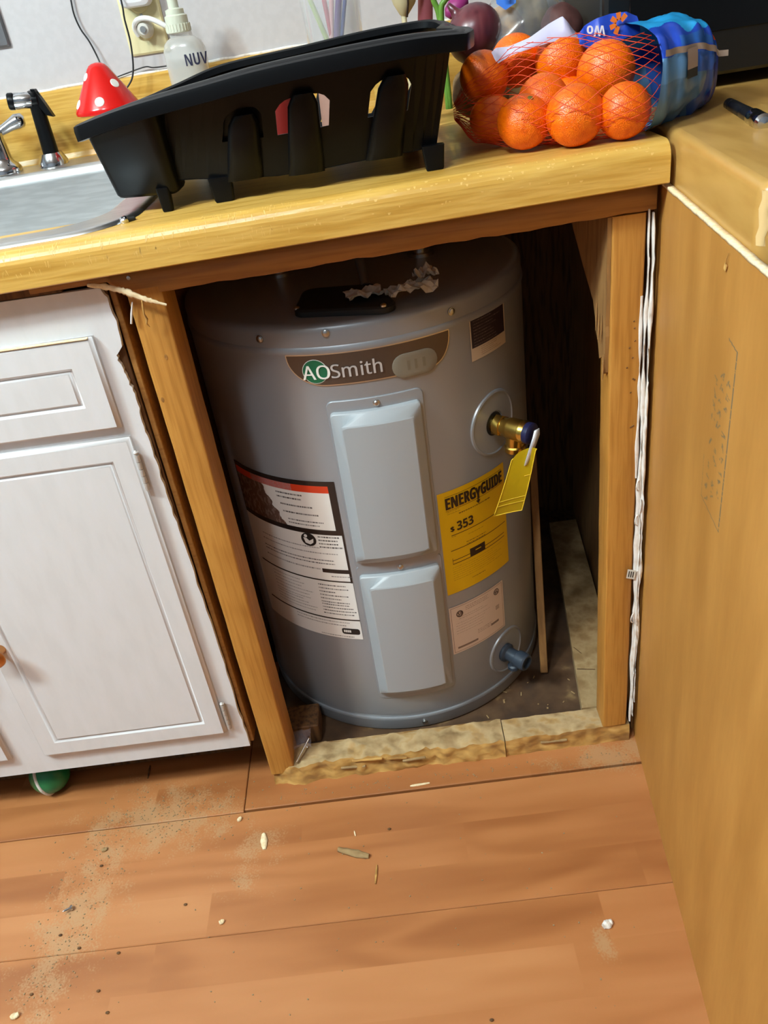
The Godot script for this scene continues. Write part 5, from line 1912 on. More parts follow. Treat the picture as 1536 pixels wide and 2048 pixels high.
# ---------------------------------------------------------------- on and by the wall
func make_wall_things():
	var zw := -0.735
	var t := thing("outlet_plate", "ivory double socket plate on the white wall above the backsplash", "socket", Vector3(-0.118, 1.10, zw))
	var b := MB.new()
	var loops := []
	for s in [[0.0, 0.0002], [0.0, 0.003], [0.003, 0.0055]]:
		var l := []
		for p in rect_loop(-0.1180, 1.1000, 0.0700 - 2 * s[0], 0.1150 - 2 * s[0], 0.004, 3):
			l.append(Vector3(p.x, p.y, zw + s[1]))
		loops.append(l)
	b.loft(loops, Vector3(-0.118, 1.1, zw - 0.01), true, false, true)
	obj("cover_plate", b, plain(c8(222, 208, 160), 0.45), t)
	for y in [1.080, 1.120]:
		b = MB.new()
		b.lathe([Vector2(0.0001, 0.0022), Vector2(0.0150, 0.0022), Vector2(0.0165, 0.001), Vector2(0.0165, -0.001)], Transform3D(Basis(Vector3.RIGHT, PI / 2), Vector3(-0.118, y, zw + 0.0055)), 28)
		obj("receptacle", b, plain(c8(214, 198, 148), 0.45), t)
	b = MB.new()
	b.lathe([Vector2(0.0032, 0.0), Vector2(0.0028, 0.0012), Vector2(0.0001, 0.0014)], Transform3D(Basis(Vector3.RIGHT, PI / 2), Vector3(-0.118, 1.1000, zw + 0.0055)), 14)
	obj("screw", b, M.screw, t)
	t = thing("power_adapter", "white power adapter plugged into the upper socket of the ivory plate", "adapter", Vector3(-0.119, 1.131, zw + 0.008))
	b = MB.new()
	loops = []
	for s in [[0.004, 0.0080], [0.0, 0.0120], [0.0, 0.0260], [0.002, 0.0310], [0.007, 0.0340]]:
		var l := []
		for p in rect_loop(-0.1180, 1.1365, 0.0540 - 2 * s[0], 0.0480 - 2 * s[0], 0.012, 5):
			l.append(Vector3(p.x, p.y, zw + s[1]))
		loops.append(l)
	b.loft(loops, Vector3(-0.118, 1.13, zw + 0.02), true, true, true)
	obj("housing", b, plain(c8(226, 222, 222), 0.35), t)
	t = thing("wall_plug", "pale plug with a white lead in the lower socket of the ivory plate", "plug", Vector3(-0.115, 1.080, zw + 0.008))
	b = MB.new()
	b.lathe([Vector2(0.0130, 0.0), Vector2(0.0140, 0.002), Vector2(0.0140, 0.010), Vector2(0.0110, 0.018), Vector2(0.0085, 0.024), Vector2(0.0001, 0.025)], Transform3D(Basis(Vector3.RIGHT, PI / 2), Vector3(-0.1150, 1.0800, zw + 0.0080)), 26)
	obj("plug_body", b, plain(c8(206, 200, 190), 0.35), t)
	b = MB.new()
	b.lathe([Vector2(0.0050, 0.0), Vector2(0.0050, 0.003), Vector2(0.0001, 0.003)], Transform3D(Basis(Vector3.RIGHT, PI / 2), Vector3(-0.1150, 1.0800, zw + 0.0330)), 16)
	obj("centre_pin", b, M.screw, t)
	b = MB.new()
	var pts := [Vector3(-0.130, 1.072, zw + 0.010), Vector3(-0.132, 1.085, zw + 0.018), Vector3(-0.122, 1.0945, zw + 0.028), Vector3(-0.105, 1.0950, zw + 0.034), Vector3(-0.090, 1.0890, zw + 0.036), Vector3(-0.078, 1.0815, zw + 0.036), Vector3(-0.066, 1.0740, zw + 0.034)]
	var path := []
	for k in 31:
		path.append(curve(pts, k / 30.0))
	b.tube(path, 0.0042, 10)
	obj("lead", b, plain(c8(230, 226, 220), 0.4), t)
	var cords := [
		["thin black cord hanging down the white wall behind the red mushroom", [Vector3(-0.2270, 1.155, zw + 0.006), Vector3(-0.2285, 1.137, zw + 0.006), Vector3(-0.2297, 1.116, zw + 0.007), Vector3(-0.2255, 1.0945, zw + 0.008), Vector3(-0.2160, 1.074, zw + 0.010), Vector3(-0.2090, 1.049, zw + 0.012), Vector3(-0.2030, 1.025, zw + 0.022), Vector3(-0.196, 0.985, zw + 0.030), Vector3(-0.19, 0.915, zw + 0.034)], 0.0014],
		["thin black cord hanging in front of the ivory socket plate, curling at its foot", [Vector3(-0.1380, 1.155, zw + 0.040), Vector3(-0.1380, 1.118, zw + 0.040), Vector3(-0.1400, 1.098, zw + 0.040), Vector3(-0.1400, 1.066, zw + 0.040), Vector3(-0.1445, 1.033, zw + 0.042), Vector3(-0.1520, 1.012, zw + 0.044), Vector3(-0.1660, 0.998, zw + 0.046), Vector3(-0.180, 0.990, zw + 0.05)], 0.0015],
		["dark thin cable lying along the top of the backsplash under the socket", [Vector3(-0.192, 1.0145, zw + 0.008), Vector3(-0.165, 1.0195, zw + 0.007), Vector3(-0.1332, 1.0245, zw + 0.007), Vector3(-0.118, 1.0215, zw + 0.007), Vector3(-0.086, 1.0210, zw + 0.007), Vector3(-0.05, 1.0215, zw + 0.007)], 0.0011]]
	for c in cords:
		t = thing("black_cable", c[0], "cable", c[1][3], "cables at the wall")
		path = []
		for k in 49:
			path.append(curve(c[1], k / 48.0))
		b = MB.new()
		b.tube(path, c[2], 8)
		obj("cord", b, plain(c8(22, 20, 22), 0.45), t)
	# dark plate at the far left
	t = thing("switch_plate", "dark grey metal switch plate at the left edge of the white wall", "switch plate", Vector3(-0.40, 1.15, zw))
	b = MB.new()
	loops = []
	for s in [[0.0, 0.0002], [0.0, 0.004], [0.003, 0.0065]]:
		var l := []
		for p in rect_loop(-0.3920, 1.1450, 0.0780 - 2 * s[0], 0.1200 - 2 * s[0], 0.003, 3):
			l.append(Vector3(p.x, p.y, zw + s[1]))
		loops.append(l)
	b.loft(loops, Vector3(-0.392, 1.14, zw - 0.01), true, false, true)
	obj("plate", b, plain(c8(112, 110, 112), 0.4, 0.5), t)
	b = MB.new()
	b.box(Vector3(-0.392, 1.145, zw + 0.0075), Vector3(0.036, 0.070, 0.004), 0.001)
	obj("rocker", b, plain(c8(58, 50, 50), 0.4), t)
	# soap bottle
	var bx := -0.046
	var bz := -0.655
	var by := counter_y(bx)
	t = thing("soap_bottle", "clear plastic pump bottle with dark lettering beside the wall socket", "bottle", Vector3(bx, by, bz))
	b = MB.new()
	loops = []
	for s in [[0.001, 0.028], [0.004, 0.031], [0.02, 0.032], [0.10, 0.0345], [0.125, 0.0350], [0.142, 0.0345], [0.152, 0.0305], [0.158, 0.024], [0.160, 0.0185], [0.168, 0.0178]]:
		var l := []
		for k in 40:
			var a := TAU * k / 40.0
			var rx: float = s[1]
			var rz: float = s[1] * 0.72
			l.append(Vector3(bx + rx * signf(cos(a)) * pow(absf(cos(a)), 0.75), by + s[0], bz + rz * signf(sin(a)) * pow(absf(sin(a)), 0.75)))
		loops.append(l)
	b.loft(loops, Vector3(bx, by + 0.08, bz), true, true, true, 45.0)
	var bm := plain(Color(0.86, 0.85, 0.82, 0.42), 0.12)
	bm.transparency = BaseMaterial3D.TRANSPARENCY_ALPHA
	obj("bottle_body", b, bm, t)
	b = MB.new()
	loops = []
	for s in [[0.003, 0.027], [0.10, 0.031], [0.128, 0.031], [0.1285, 0.030]]:
		var l := []
		for k in 32:
			var a := TAU * k / 32.0
			l.append(Vector3(bx + s[1] * cos(a), by + s[0], bz + s[1] * 0.62 * sin(a)))
		loops.append(l)
	b.loft(loops, Vector3(bx, by + 0.06, bz), true, true, true, 45.0)
	var lq := plain(Color(0.72, 0.69, 0.66, 0.5), 0.2)
	lq.transparency = BaseMaterial3D.TRANSPARENCY_ALPHA
	obj("soap_liquid", b, lq, t)
	b = MB.new()
	var xf := Transform3D(Basis(), Vector3(bx - 0.002, by, bz))
	var prof := [Vector2(0.0185, 0.166)]
	prof.append_array([Vector2(0.0200, 0.167), Vector2(0.0200, 0.178), Vector2(0.0185, 0.1785), Vector2(0.0185, 0.190), Vector2(0.0150, 0.192), Vector2(0.0150, 0.199), Vector2(0.0085, 0.201), Vector2(0.0085, 0.222), Vector2(0.0001, 0.222)])
	b.lathe(prof, xf, 30, 30.0)
	for k in 24:
		var a := TAU * k / 24.0
		b.box(xf * Vector3(0.0200 * sin(a), 0.1735, 0.0200 * cos(a)), Vector3(0.0018, 0.011, 0.0012), 0.0003, Basis(Vector3.UP, a))
	obj("pump_collar", b, plain(c8(206, 206, 186), 0.4), t)
	b = MB.new()
	letters(b, "NUV", 0.0170, func(x, y, w): return Vector3(bx + 0.019 + x * 0.9, by + 0.126 + y, bz + 0.0245 - 0.006 * pow(maxf(x + 0.018, 0.0) / 0.03, 2.0) + w + 0.001), true, 0.0004, 0.85)
	obj("lettering", b, plain(c8(36, 36, 62), 0.5), t)
	# red mushroom
	var mx := Vector3(-0.186, counter_y(-0.186), -0.615)
	t = thing("mushroom_ornament", "red ceramic mushroom with white spots and a white stalk, behind the dish drainer", "ornament", mx)
	b = MB.new()
	b.lathe([Vector2(0.030, 0.0), Vector2(0.031, 0.004), Vector2(0.026, 0.040), Vector2(0.025, 0.078)], Transform3D(Basis(), mx), 32)
	obj("stalk", b, plain(c8(226, 216, 208), 0.25), t)
	b = MB.new()
	var cone := [Vector2(0.0245, 0.075), Vector2(0.0490, 0.0725), Vector2(0.0530, 0.0740), Vector2(0.0540, 0.0775), Vector2(0.0520, 0.0825), Vector2(0.0330, 0.1130), Vector2(0.0175, 0.1375), Vector2(0.0130, 0.1425), Vector2(0.0080, 0.1450), Vector2(0.0001, 0.1460)]
	b.lathe(cone, Transform3D(Basis(), mx), 48, 50.0)
	obj("cap", b, plain(c8(206, 22, 18), 0.18), t)
	for s in [[0.02, 0.092, 0.0078], [-1.05, 0.091, 0.0078], [0.95, 0.114, 0.0074], [-0.95, 0.128, 0.0066], [2.2, 0.09, 0.0075], [-2.2, 0.10, 0.0075], [3.1, 0.115, 0.007]]:
		b = MB.new()
		var r: float = lerpf(0.0520, 0.0175, (s[1] - 0.0825) / (0.1375 - 0.0825))
		var nrm := Vector3(sin(s[0]) * 0.847, 0.531, cos(s[0]) * 0.847).normalized()
		var side := Vector3(cos(s[0]), 0, -sin(s[0]))
		b.lathe([Vector2(s[2], -0.0035), Vector2(s[2], 0.0001), Vector2(s[2] * 0.9, 0.0007), Vector2(0.0001, 0.0009)], Transform3D(Basis(side, nrm, side.cross(nrm)), mx + Vector3(r * sin(s[0]), s[1], r * cos(s[0]))), 22)
		obj("spot", b, plain(c8(238, 230, 222), 0.22), t)

# ---------------------------------------------------------------- behind the drainer and the oranges
func make_back_things():
	var at := Vector3(0.207, counter_y(0.207), -0.50)
	var t := thing("straw_cup", "clear plastic tumbler holding coloured straws behind the dish drainer", "tumbler", at)
	var b := MB.new()
	b.lathe([Vector2(0.0001, 0.001), Vector2(0.034, 0.001), Vector2(0.036, 0.004), Vector2(0.046, 0.205), Vector2(0.0452, 0.206), Vector2(0.035, 0.006), Vector2(0.0001, 0.005)], Transform3D(Basis(), at), 36)
	var cm := plain(Color(0.9, 0.9, 0.9, 0.2), 0.1)
	cm.transparency = BaseMaterial3D.TRANSPARENCY_ALPHA
	obj("tumbler_wall", b, cm, t)
	for s in [[Vector2(0.1782, 1.0838), Vector2(0.1916, 1.0405), c8(168, 186, 92), 0.0038, "lime green straw leaning left in the clear tumbler"], [Vector2(0.1985, 1.0812), Vector2(0.2015, 1.0430), c8(186, 56, 72), 0.0036, "red straw in the middle of the clear tumbler"], [Vector2(0.2095, 1.0798), Vector2(0.2035, 1.0425), c8(232, 176, 176), 0.0036, "pale pink straw beside the red one in the clear tumbler"], [Vector2(0.2200, 1.0780), Vector2(0.2120, 1.0430), c8(98, 60, 128), 0.0050, "purple straw at the right in the clear tumbler"], [Vector2(0.2290, 1.0770), Vector2(0.2200, 1.0430), c8(78, 92, 148), 0.0030, "slim blue straw rightmost in the clear tumbler"]]:
		var d: Vector2 = (s[0] - s[1])
		var lo: Vector2 = s[1] - d * ((s[1].y - (at.y + 0.008)) / d.y)
		lo.x = clampf(lo.x, at.x - 0.028, at.x + 0.028)
		var hi: Vector2 = s[0] + d * (0.06 / d.y)
		var n := thing("straw", s[4], "straw", Vector3(lo.x, lo.y, at.z), "straws in the tumbler")
		b = MB.new()
		b.tube([Vector3(lo.x, lo.y, at.z + (s[0].x - 0.2) * 0.3), Vector3(s[1].x, s[1].y, at.z), Vector3(hi.x, hi.y, at.z - 0.004)], s[3], 14)
		obj("tube", b, plain(s[2], 0.35), n)
	# cream bulb, pink and green stems
	t = thing("garlic_bulb", "cream bulb with a dark stripe behind the middle of the drainer rim", "bulb", Vector3(0.312, 0.95, -0.50))
	b = MB.new()
	var tilt := Transform3D(Basis(Vector3.BACK, -0.1), Vector3(0.313, 1.043, -0.50))
	b.lathe([Vector2(0.0001, 0.0), Vector2(0.006, 0.004), Vector2(0.016, 0.018), Vector2(0.024, 0.038), Vector2(0.025, 0.056), Vector2(0.016, 0.076), Vector2(0.006, 0.09), Vector2(0.0001, 0.092)], tilt, 30)
	b.tube([Vector3(0.313, counter_y(0.31), -0.50), Vector3(0.313, 1.0, -0.50), Vector3(0.313, 1.046, -0.50)], 0.004, 8)
	obj("bulb_skin", b, plain(c8(206, 190, 150), 0.55), t)
	b = MB.new()
	b.tube([tilt * Vector3(0.004, 0.002, 0.006), tilt * Vector3(0.005, 0.018, 0.0165), tilt * Vector3(0.004, 0.038, 0.0245), tilt * Vector3(0.003, 0.056, 0.0255)], 0.0016, 6)
	obj("dark_stripe", b, plain(c8(52, 34, 26), 0.6), t)
	t = thing("pink_candle", "tapering pink stick leaning between the cream bulb and the green stems", "candle", Vector3(0.345, counter_y(0.345), -0.52))
	b = MB.new()
	b.tube([Vector3(0.335, counter_y(0.335), -0.52), Vector3(0.342, 1.0, -0.52), Vector3(0.350, 1.075, -0.52), Vector3(0.353, 1.12, -0.52)], [0.012, 0.012, 0.011, 0.009], 16)
	obj("stick", b, plain(c8(190, 100, 110), 0.5), t)
	t = thing("flower_stem", "green looping flower stems with a magenta bud left of the red onion", "flower", Vector3(0.365, counter_y(0.365), -0.48))
	b = MB.new()
	for s in [[Vector3(0.366, 0.915, -0.48), Vector3(0.364, 1.03, -0.48), Vector3(0.357, 1.06, -0.48), Vector3(0.350, 1.085, -0.48)], [Vector3(0.369, 0.915, -0.48), Vector3(0.366, 1.035, -0.478), Vector3(0.373, 1.058, -0.476), Vector3(0.385, 1.063, -0.474), Vector3(0.392, 1.075, -0.474)]]:
		var path := []
		for k in 25:
			path.append(curve(s, k / 24.0))
		b.tube(path, 0.0042, 10)
	obj("stem", b, plain(c8(96, 140, 48), 0.45), t)
	b = MB.new()
	b.lathe([Vector2(0.0001, -0.018), Vector2(0.008, -0.014), Vector2(0.013, -0.004), Vector2(0.012, 0.008), Vector2(0.006, 0.018), Vector2(0.0001, 0.021)], Transform3D(Basis(Vector3.BACK, -1.1), Vector3(0.386, 1.047, -0.46)), 20)
	obj("bud", b, plain(c8(150, 44, 110), 0.45), t)
	# red onion on potatoes
	onion(Vector3(0.3905, 1.0180, -0.315), 0.0370)
	var pot := [[Vector3(0.4330, 1.0180, -0.330), Vector3(0.028, 0.024, 0.026), c8(176, 130, 74), "golden potato in the clear produce bag, right of the red onion"], [Vector3(0.4660, 1.0250, -0.345), Vector3(0.032, 0.030, 0.028), c8(132, 112, 66), "large olive brown potato at the top of the produce bag"], [Vector3(0.3970, 0.9480, -0.330), Vector3(0.042, 0.034, 0.036), c8(140, 104, 62), "brown potato under the red onion"], [Vector3(0.4640, 0.9510, -0.320), Vector3(0.036, 0.036, 0.034), c8(150, 112, 66), "brown potato at the bottom of the produce bag behind the oranges"], [Vector3(0.5020, 1.0080, -0.300), Vector3(0.026, 0.030, 0.024), c8(84, 44, 38), "dark red potato at the right end of the produce bag"], [Vector3(0.4330, 0.9530, -0.385), Vector3(0.036, 0.034, 0.030), c8(140, 104, 62), "brown potato at the back of the heap behind the oranges"]]
	var lump := FastNoiseLite.new()
	lump.seed = 91; lump.frequency = 22.0; lump.fractal_octaves = 2
	for q in pot:
		t = thing("potato", q[3], "potato", q[0], "potatoes behind the oranges")
		b = MB.new()
		var p := []
		for i in 19:
			var row := []
			for j in 29:
				var th := PI * i / 18.0
				var ph := TAU * j / 28.0
				var d := Vector3(sin(th) * cos(ph), cos(th), sin(th) * sin(ph))
				row.append(q[0] + d * q[1] * (1.0 + 0.18 * lump.get_noise_3dv(q[0] + d * 0.03)))
			p.append(row)
		b.net(p, q[0])
		obj("skin", b, grained(noise_tex(0.05, 92, [q[2].darkened(0.2), q[2], q[2].lightened(0.08)], [0.2, 0.5, 0.85], 3, 128), Vector3(9, 9, 9), 0.7), t)
	t = thing("produce_bag", "clear plastic produce bag with a blue print over the potatoes", "bag", Vector3(0.46, counter_y(0.46), -0.33))
	b = MB.new()
	var p := []
	for i in 13:
		var row := []
		for j in 31:
			var th := lerpf(0.25, PI * 0.62, i / 12.0)
			var ph := TAU * j / 30.0
			var d := Vector3(sin(th) * cos(ph), cos(th), sin(th) * sin(ph))
			row.append(Vector3(0.462, 0.99, -0.330) + d * Vector3(0.064, 0.076, 0.060) * (1.0 + 0.13 * lump.get_noise_3dv(d * 0.09 + Vector3(5, 0, 0))))
		p.append(row)
	b.net(p, Vector3(0.472, 0.98, -0.338))
	var pm := plain(Color(0.85, 0.87, 0.9, 0.12), 0.12)
	pm.transparency = BaseMaterial3D.TRANSPARENCY_ALPHA
	obj("film", b, pm, t)
	b = MB.new()
	b.net([[Vector3(0.418, 1.048, -0.292), Vector3(0.418, 1.072, -0.31)], [Vector3(0.428, 1.040, -0.286), Vector3(0.430, 1.070, -0.306)], [Vector3(0.442, 1.046, -0.288), Vector3(0.446, 1.074, -0.31)]], Vector3(0, 0.3, 1), true)
	obj("blue_print", b, plain(c8(60, 110, 190), 0.25), t)
	b = MB.new()
	b.net([[Vector3(0.426, 1.052, -0.284), Vector3(0.428, 1.068, -0.299)], [Vector3(0.433, 1.050, -0.283), Vector3(0.436, 1.068, -0.299)]], Vector3(0, 0.3, 1), true)
	obj("white_print", b, plain(c8(214, 222, 236), 0.25), t)
	# black microwave on the return worktop
	var th := 0.08
	var bs := Basis(Vector3.UP, th)
	var o := Vector3(0.7003, 0.9190, -0.2528)
	var wp := func(x, y, z): return o + bs * Vector3(x, y, z)
	t = thing("microwave", "black microwave oven standing at the back of the right-hand worktop", "microwave", wp.call(0.08, 0.0, -0.2))
	b = MB.new()
	b.box(wp.call(0.11, 0.160, -0.190), Vector3(0.54, 0.290, 0.36), 0.006, bs)
	obj("casing", b, M.matblack, t)
	b = MB.new()
	b.box(wp.call(0.05, 0.158, -0.004), Vector3(0.42, 0.286, 0.016), 0.004, bs)
	var dr := obj("door", b, plain(c8(16, 16, 17), 0.35), t)
	b = MB.new()
	b.box(wp.call(0.03, 0.165, 0.0045), Vector3(0.32, 0.20, 0.002), 0.0008, bs)
	obj("window_pane", b, plain(c8(10, 10, 11), 0.12), dr)
	b = MB.new()
	b.tube([wp.call(0.235, 0.06, 0.018), wp.call(0.235, 0.16, 0.022), wp.call(0.235, 0.26, 0.018)], 0.007, 12)
	obj("handle", b, M.matblack, dr)
	b = MB.new()
	b.box(wp.call(0.32, 0.158, -0.004), Vector3(0.115, 0.286, 0.016), 0.004, bs)
	obj("control_panel", b, plain(c8(18, 18, 20), 0.3), t)
	for k in 4:
		b = MB.new()
		b.lathe([Vector2(0.013, 0.0), Vector2(0.014, 0.016)], Transform3D(Basis(), wp.call(-0.13 + 0.48 * (k % 2), -0.0004, -0.05 - 0.26 * (k / 2))), 14)
		obj("foot", b, M.black, t)
	# slim tool near the return's edge
	t = thing("penlight", "slim black penlight with a chrome end lying on the right-hand worktop", "penlight", Vector3(0.63, 0.915, 0.0))
	var a0 := Vector3(0.6440, 0.9215, -0.095)
	var a1 := Vector3(0.6130, 0.9235, 0.070)
	var dir := (a1 - a0).normalized()
	var sd := dir.cross(Vector3.UP).normalized()
	var fx := Transform3D(Basis(sd, dir, sd.cross(dir)), a0)
	b = MB.new()
	b.lathe([Vector2(0.0045, 0.0), Vector2(0.0062, 0.003), Vector2(0.0064, 0.020), Vector2(0.0058, 0.021), Vector2(0.0058, 0.023), Vector2(0.0066, 0.024), Vector2(0.0068, 0.075), Vector2(0.0060, 0.077), Vector2(0.0060, 0.080), Vector2(0.0070, 0.081), Vector2(0.0072, 0.118)], fx, 24, 30.0)
	obj("barrel", b, plain(c8(24, 24, 26), 0.3), t)
	b = MB.new()
	b.lathe([Vector2(0.0070, 0.117), Vector2(0.0086, 0.119), Vector2(0.0088, 0.130), Vector2(0.0078, 0.132), Vector2(0.0078, 0.135), Vector2(0.0088, 0.137), Vector2(0.0086, 0.160), Vector2(0.0060, 0.164), Vector2(0.0001, 0.165)], fx, 24, 30.0)
	obj("chrome_end", b, M.chrome, t)

func onion(c: Vector3, r: float):
	var t := thing("red_onion", "dark red onion behind the right end of the dish drainer", "onion", c)
	var b := MB.new()
	var prof := []
	for i in 17:
		var a := PI * i / 16.0 - PI / 2
		prof.append(Vector2(maxf(r * cos(a), 0.00001), r * 0.92 * sin(a)))
	prof.append_array([Vector2(0.005, r * 1.05), Vector2(0.003, r * 1.3), Vector2(0.0001, r * 1.32)])
	prof.remove_at(16)
	b.lathe(prof, Transform3D(Basis(Vector3.BACK, 0.7), c), 40, 70.0)
	obj("skin", b, grained(noise_tex(0.03, 93, [c8(58, 20, 30), c8(92, 38, 46), c8(112, 56, 58)], [0.2, 0.5, 0.85], 3, 128), Vector3(12, 2, 12), 0.3), t)

# ---------------------------------------------------------------- inside the opened cabinet
func make_inside_things():
	var t := thing("deck_board", "dirty brown floor board under the water heater inside the cabinet", "board", Vector3(0.25, 0.008, -0.37))
	var b := MB.new()
	b.box(Vector3(0.2365, 0.009, -0.373), Vector3(0.603, 0.0165, 0.654), 0.001)
	obj("board", b, M.deck, t)
	b = MB.new()
	for k in 22:
		var x := rng.randf_range(0.30, 0.47)
		var z := rng.randf_range(-0.20, -0.05)
		b.box(Vector3(x, 0.0185, z), Vector3(rng.randf_range(0.002, 0.009), 0.0014, rng.randf_range(0.001, 0.003)), 0.0004, Basis(Vector3.UP, rng.randf_range(0, 3)))
	obj("wood_crumb", b, M.dusty, t, "stuff")
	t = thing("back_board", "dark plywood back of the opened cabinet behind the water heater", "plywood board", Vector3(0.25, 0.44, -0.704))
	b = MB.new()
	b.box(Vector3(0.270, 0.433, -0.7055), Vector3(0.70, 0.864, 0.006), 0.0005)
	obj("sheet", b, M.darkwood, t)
	t = thing("side_board", "brown plywood side inside the cabinet, right of the water heater", "plywood board", Vector3(0.57, 0.44, -0.35))
	b = MB.new()
	b.prism([Vector2(0.5395, -0.022), Vector2(0.6080, -0.699), Vector2(0.6150, -0.699), Vector2(0.5450, -0.022)], 0.0005, 0.862, func(x, z, w): return Vector3(x, w, z))
	obj("sheet", b, M.ply, t)
	t = thing("floor_batten", "dusty wooden batten lying along the foot of the cabinet side, behind the right stud", "batten", Vector3(0.50, 0.02, -0.2))
	b = MB.new()
	b.prism([Vector2(0.4640, -0.0445), Vector2(0.5045, -0.36), Vector2(0.5300, -0.60), Vector2(0.5900, -0.60), Vector2(0.5680, -0.36), Vector2(0.5365, -0.0445)], 0.0178, 0.0385, func(x, z, w): return Vector3(x, w, z))
	obj("batten", b, M.dusty, t)
	b = MB.new()
	b.tube([Vector3(0.478, 0.0395, -0.135), Vector3(0.508, 0.0400, -0.128)], 0.0007, 5)
	b.tube([Vector3(0.486, 0.0395, -0.19), Vector3(0.495, 0.0400, -0.172)], 0.0006, 5)
	obj("scratch", b, M.darkwood, t)
	t = thing("wood_strip", "thin wooden strip leaning back beside the water heater on its right", "strip", Vector3(0.424, 0.018, -0.155))
	b = MB.new()
	var s0 := Vector3(0.4242, 0.0205, -0.1560)
	var s1 := Vector3(0.4490, 0.3790, -0.3300)
	var ax := (s1 - s0).normalized()
	var sx := Vector3(1, 0, 0.1).normalized()
	var sz := sx.cross(ax).normalized()
	b.box((s0 + s1) * 0.5, Vector3(0.0130, (s1 - s0).length(), 0.008), 0.0012, Basis(sz.cross(ax) * -1.0, ax, sz))
	obj("strip", b, M.ply, t)
	t = thing("wood_block", "short brown wood block on the cabinet floor, just right of the left stud", "block", Vector3(-0.02, 0.018, -0.12))
	b = MB.new()
	b.box(Vector3(-0.0155, 0.038, -0.0885), Vector3(0.0760, 0.0395, 0.053), 0.002)
	obj("block", b, M.darkwood, t)
	t = thing("nail", "bright bent nail leaning on the rotted sill beside the left stud", "nail", Vector3(-0.004, 0.04, -0.02))
	b = MB.new()
	b.tube([Vector3(-0.0150, 0.0400, -0.004), Vector3(-0.004, 0.0480, -0.020), Vector3(0.0080, 0.0580, -0.036)], 0.0014, 10)
	b.lathe([Vector2(0.0034, 0.0), Vector2(0.0034, 0.001), Vector2(0.0001, 0.001)], Transform3D(Basis(Vector3(0.5, 0, 0.85).normalized(), 0.9), Vector3(0.0082, 0.0584, -0.0362)), 12)
	obj("shank", b, M.chrome, t)
	t = thing("plastic_scrap", "glossy clear plastic scrap tucked beside the foot of the left stud", "plastic scrap", Vector3(-0.01, 0.04, -0.04))
	b = MB.new()
	var cr := FastNoiseLite.new()
	cr.seed = 95; cr.frequency = 40.0
	var p := []
	for i in 9:
		var row := []
		for j in 9:
			var q := Vector3(-0.019 + 0.030 * i / 8.0, 0.058 - 0.0012 * j, -0.052 + 0.030 * j / 8.0)
			row.append(q + Vector3(0, 1, 0) * (absf(cr.get_noise_2d(i * 0.02, j * 0.02)) * 0.012 + 0.002))
		p.append(row)
	b.net(p, Vector3.UP, true)
	var pm := plain(Color(0.75, 0.7, 0.72, 0.2), 0.08)
	pm.transparency = BaseMaterial3D.TRANSPARENCY_ALPHA
	obj("film", b, pm, t)
	# pale scraps on top of the heater
	scrap(Vector3(0.2020, 0.7535, -0.1250), Vector3(0.046, 0.010, 0.034), 0.25, 101, "pale label scrap lying flat on the black wiring cover of the heater", "label_scrap")
	scrap(Vector3(0.2640, 0.7520, -0.1130), Vector3(0.062, 0.018, 0.036), 0.35, 102, "crumpled pale plastic pouch on top of the heater, right of the wiring cover", "plastic_pouch")
	scrap(Vector3(0.2840, 0.7640, -0.1350), Vector3(0.030, 0.014, 0.022), 0.2, 103, "small folded white scrap lying on the crumpled pouch", "paper_fold")
	# splinter hanging by the left stud, white sliver
	t = thing("wood_splinter", "long torn splinter of wood hanging across the top of the left stud", "splinter", Vector3(-0.05, 0.83, 0.012))
	b = MB.new()
	var pts := [Vector3(-0.0980, 0.8478, 0.004), Vector3(-0.0800, 0.8450, 0.008), Vector3(-0.0620, 0.8400, 0.013), Vector3(-0.0504, 0.8345, 0.0145), Vector3(-0.0380, 0.8272, 0.0150), Vector3(-0.0270, 0.8222, 0.0150), Vector3(-0.0150, 0.8165, 0.0140)]
	var loops := []
	for k in 37:
		var f := k / 36.0
		var c := curve(pts, f)
		var w := 0.0030 * (0.5 + 0.9 * sin(PI * clampf(f * 0.9 + 0.12, 0, 1))) * rng.randf_range(0.75, 1.2)
		var l := []
		for q in [Vector2(-1, -0.3), Vector2(-0.5, 0.5), Vector2(0.6, 0.6), Vector2(1, -0.2), Vector2(0.2, -0.6)]:
			l.append(c + Vector3(0.25, 0.95, 0) * q.x * w + Vector3(0, 0, 1) * q.y * 0.0016)
		loops.append(l)
	b.loft(loops, pts[3], true, true, true, 70.0)
	obj("splinter", b, M.rawedge, t)
	b = MB.new()
	b.tube([Vector3(-0.0400, 0.8260, 0.0145), Vector3(-0.0415, 0.8190, 0.0140), Vector3(-0.0430, 0.8095, 0.0125), Vector3(-0.0420, 0.8030, 0.0115), Vector3(-0.0440, 0.7975, 0.0105), Vector3(-0.0415, 0.7935, 0.0100)], [0.0014, 0.0012, 0.0010, 0.0016, 0.0012, 0.0005], 6)
	obj("hanging_fibre", b, M.fracture, t)
	t = thing("white_sliver", "short white plastic sliver hanging in the gap left of the left stud", "sliver", Vector3(-0.06, 0.81, 0.004))
	b = MB.new()
	b.tube([Vector3(-0.0545, 0.8225, 0.004), Vector3(-0.0590, 0.8100, 0.0045), Vector3(-0.0625, 0.7985, 0.005)], [0.0008, 0.0014, 0.0013], 6)
	obj("sliver", b, plain(c8(220, 212, 204), 0.5), t)

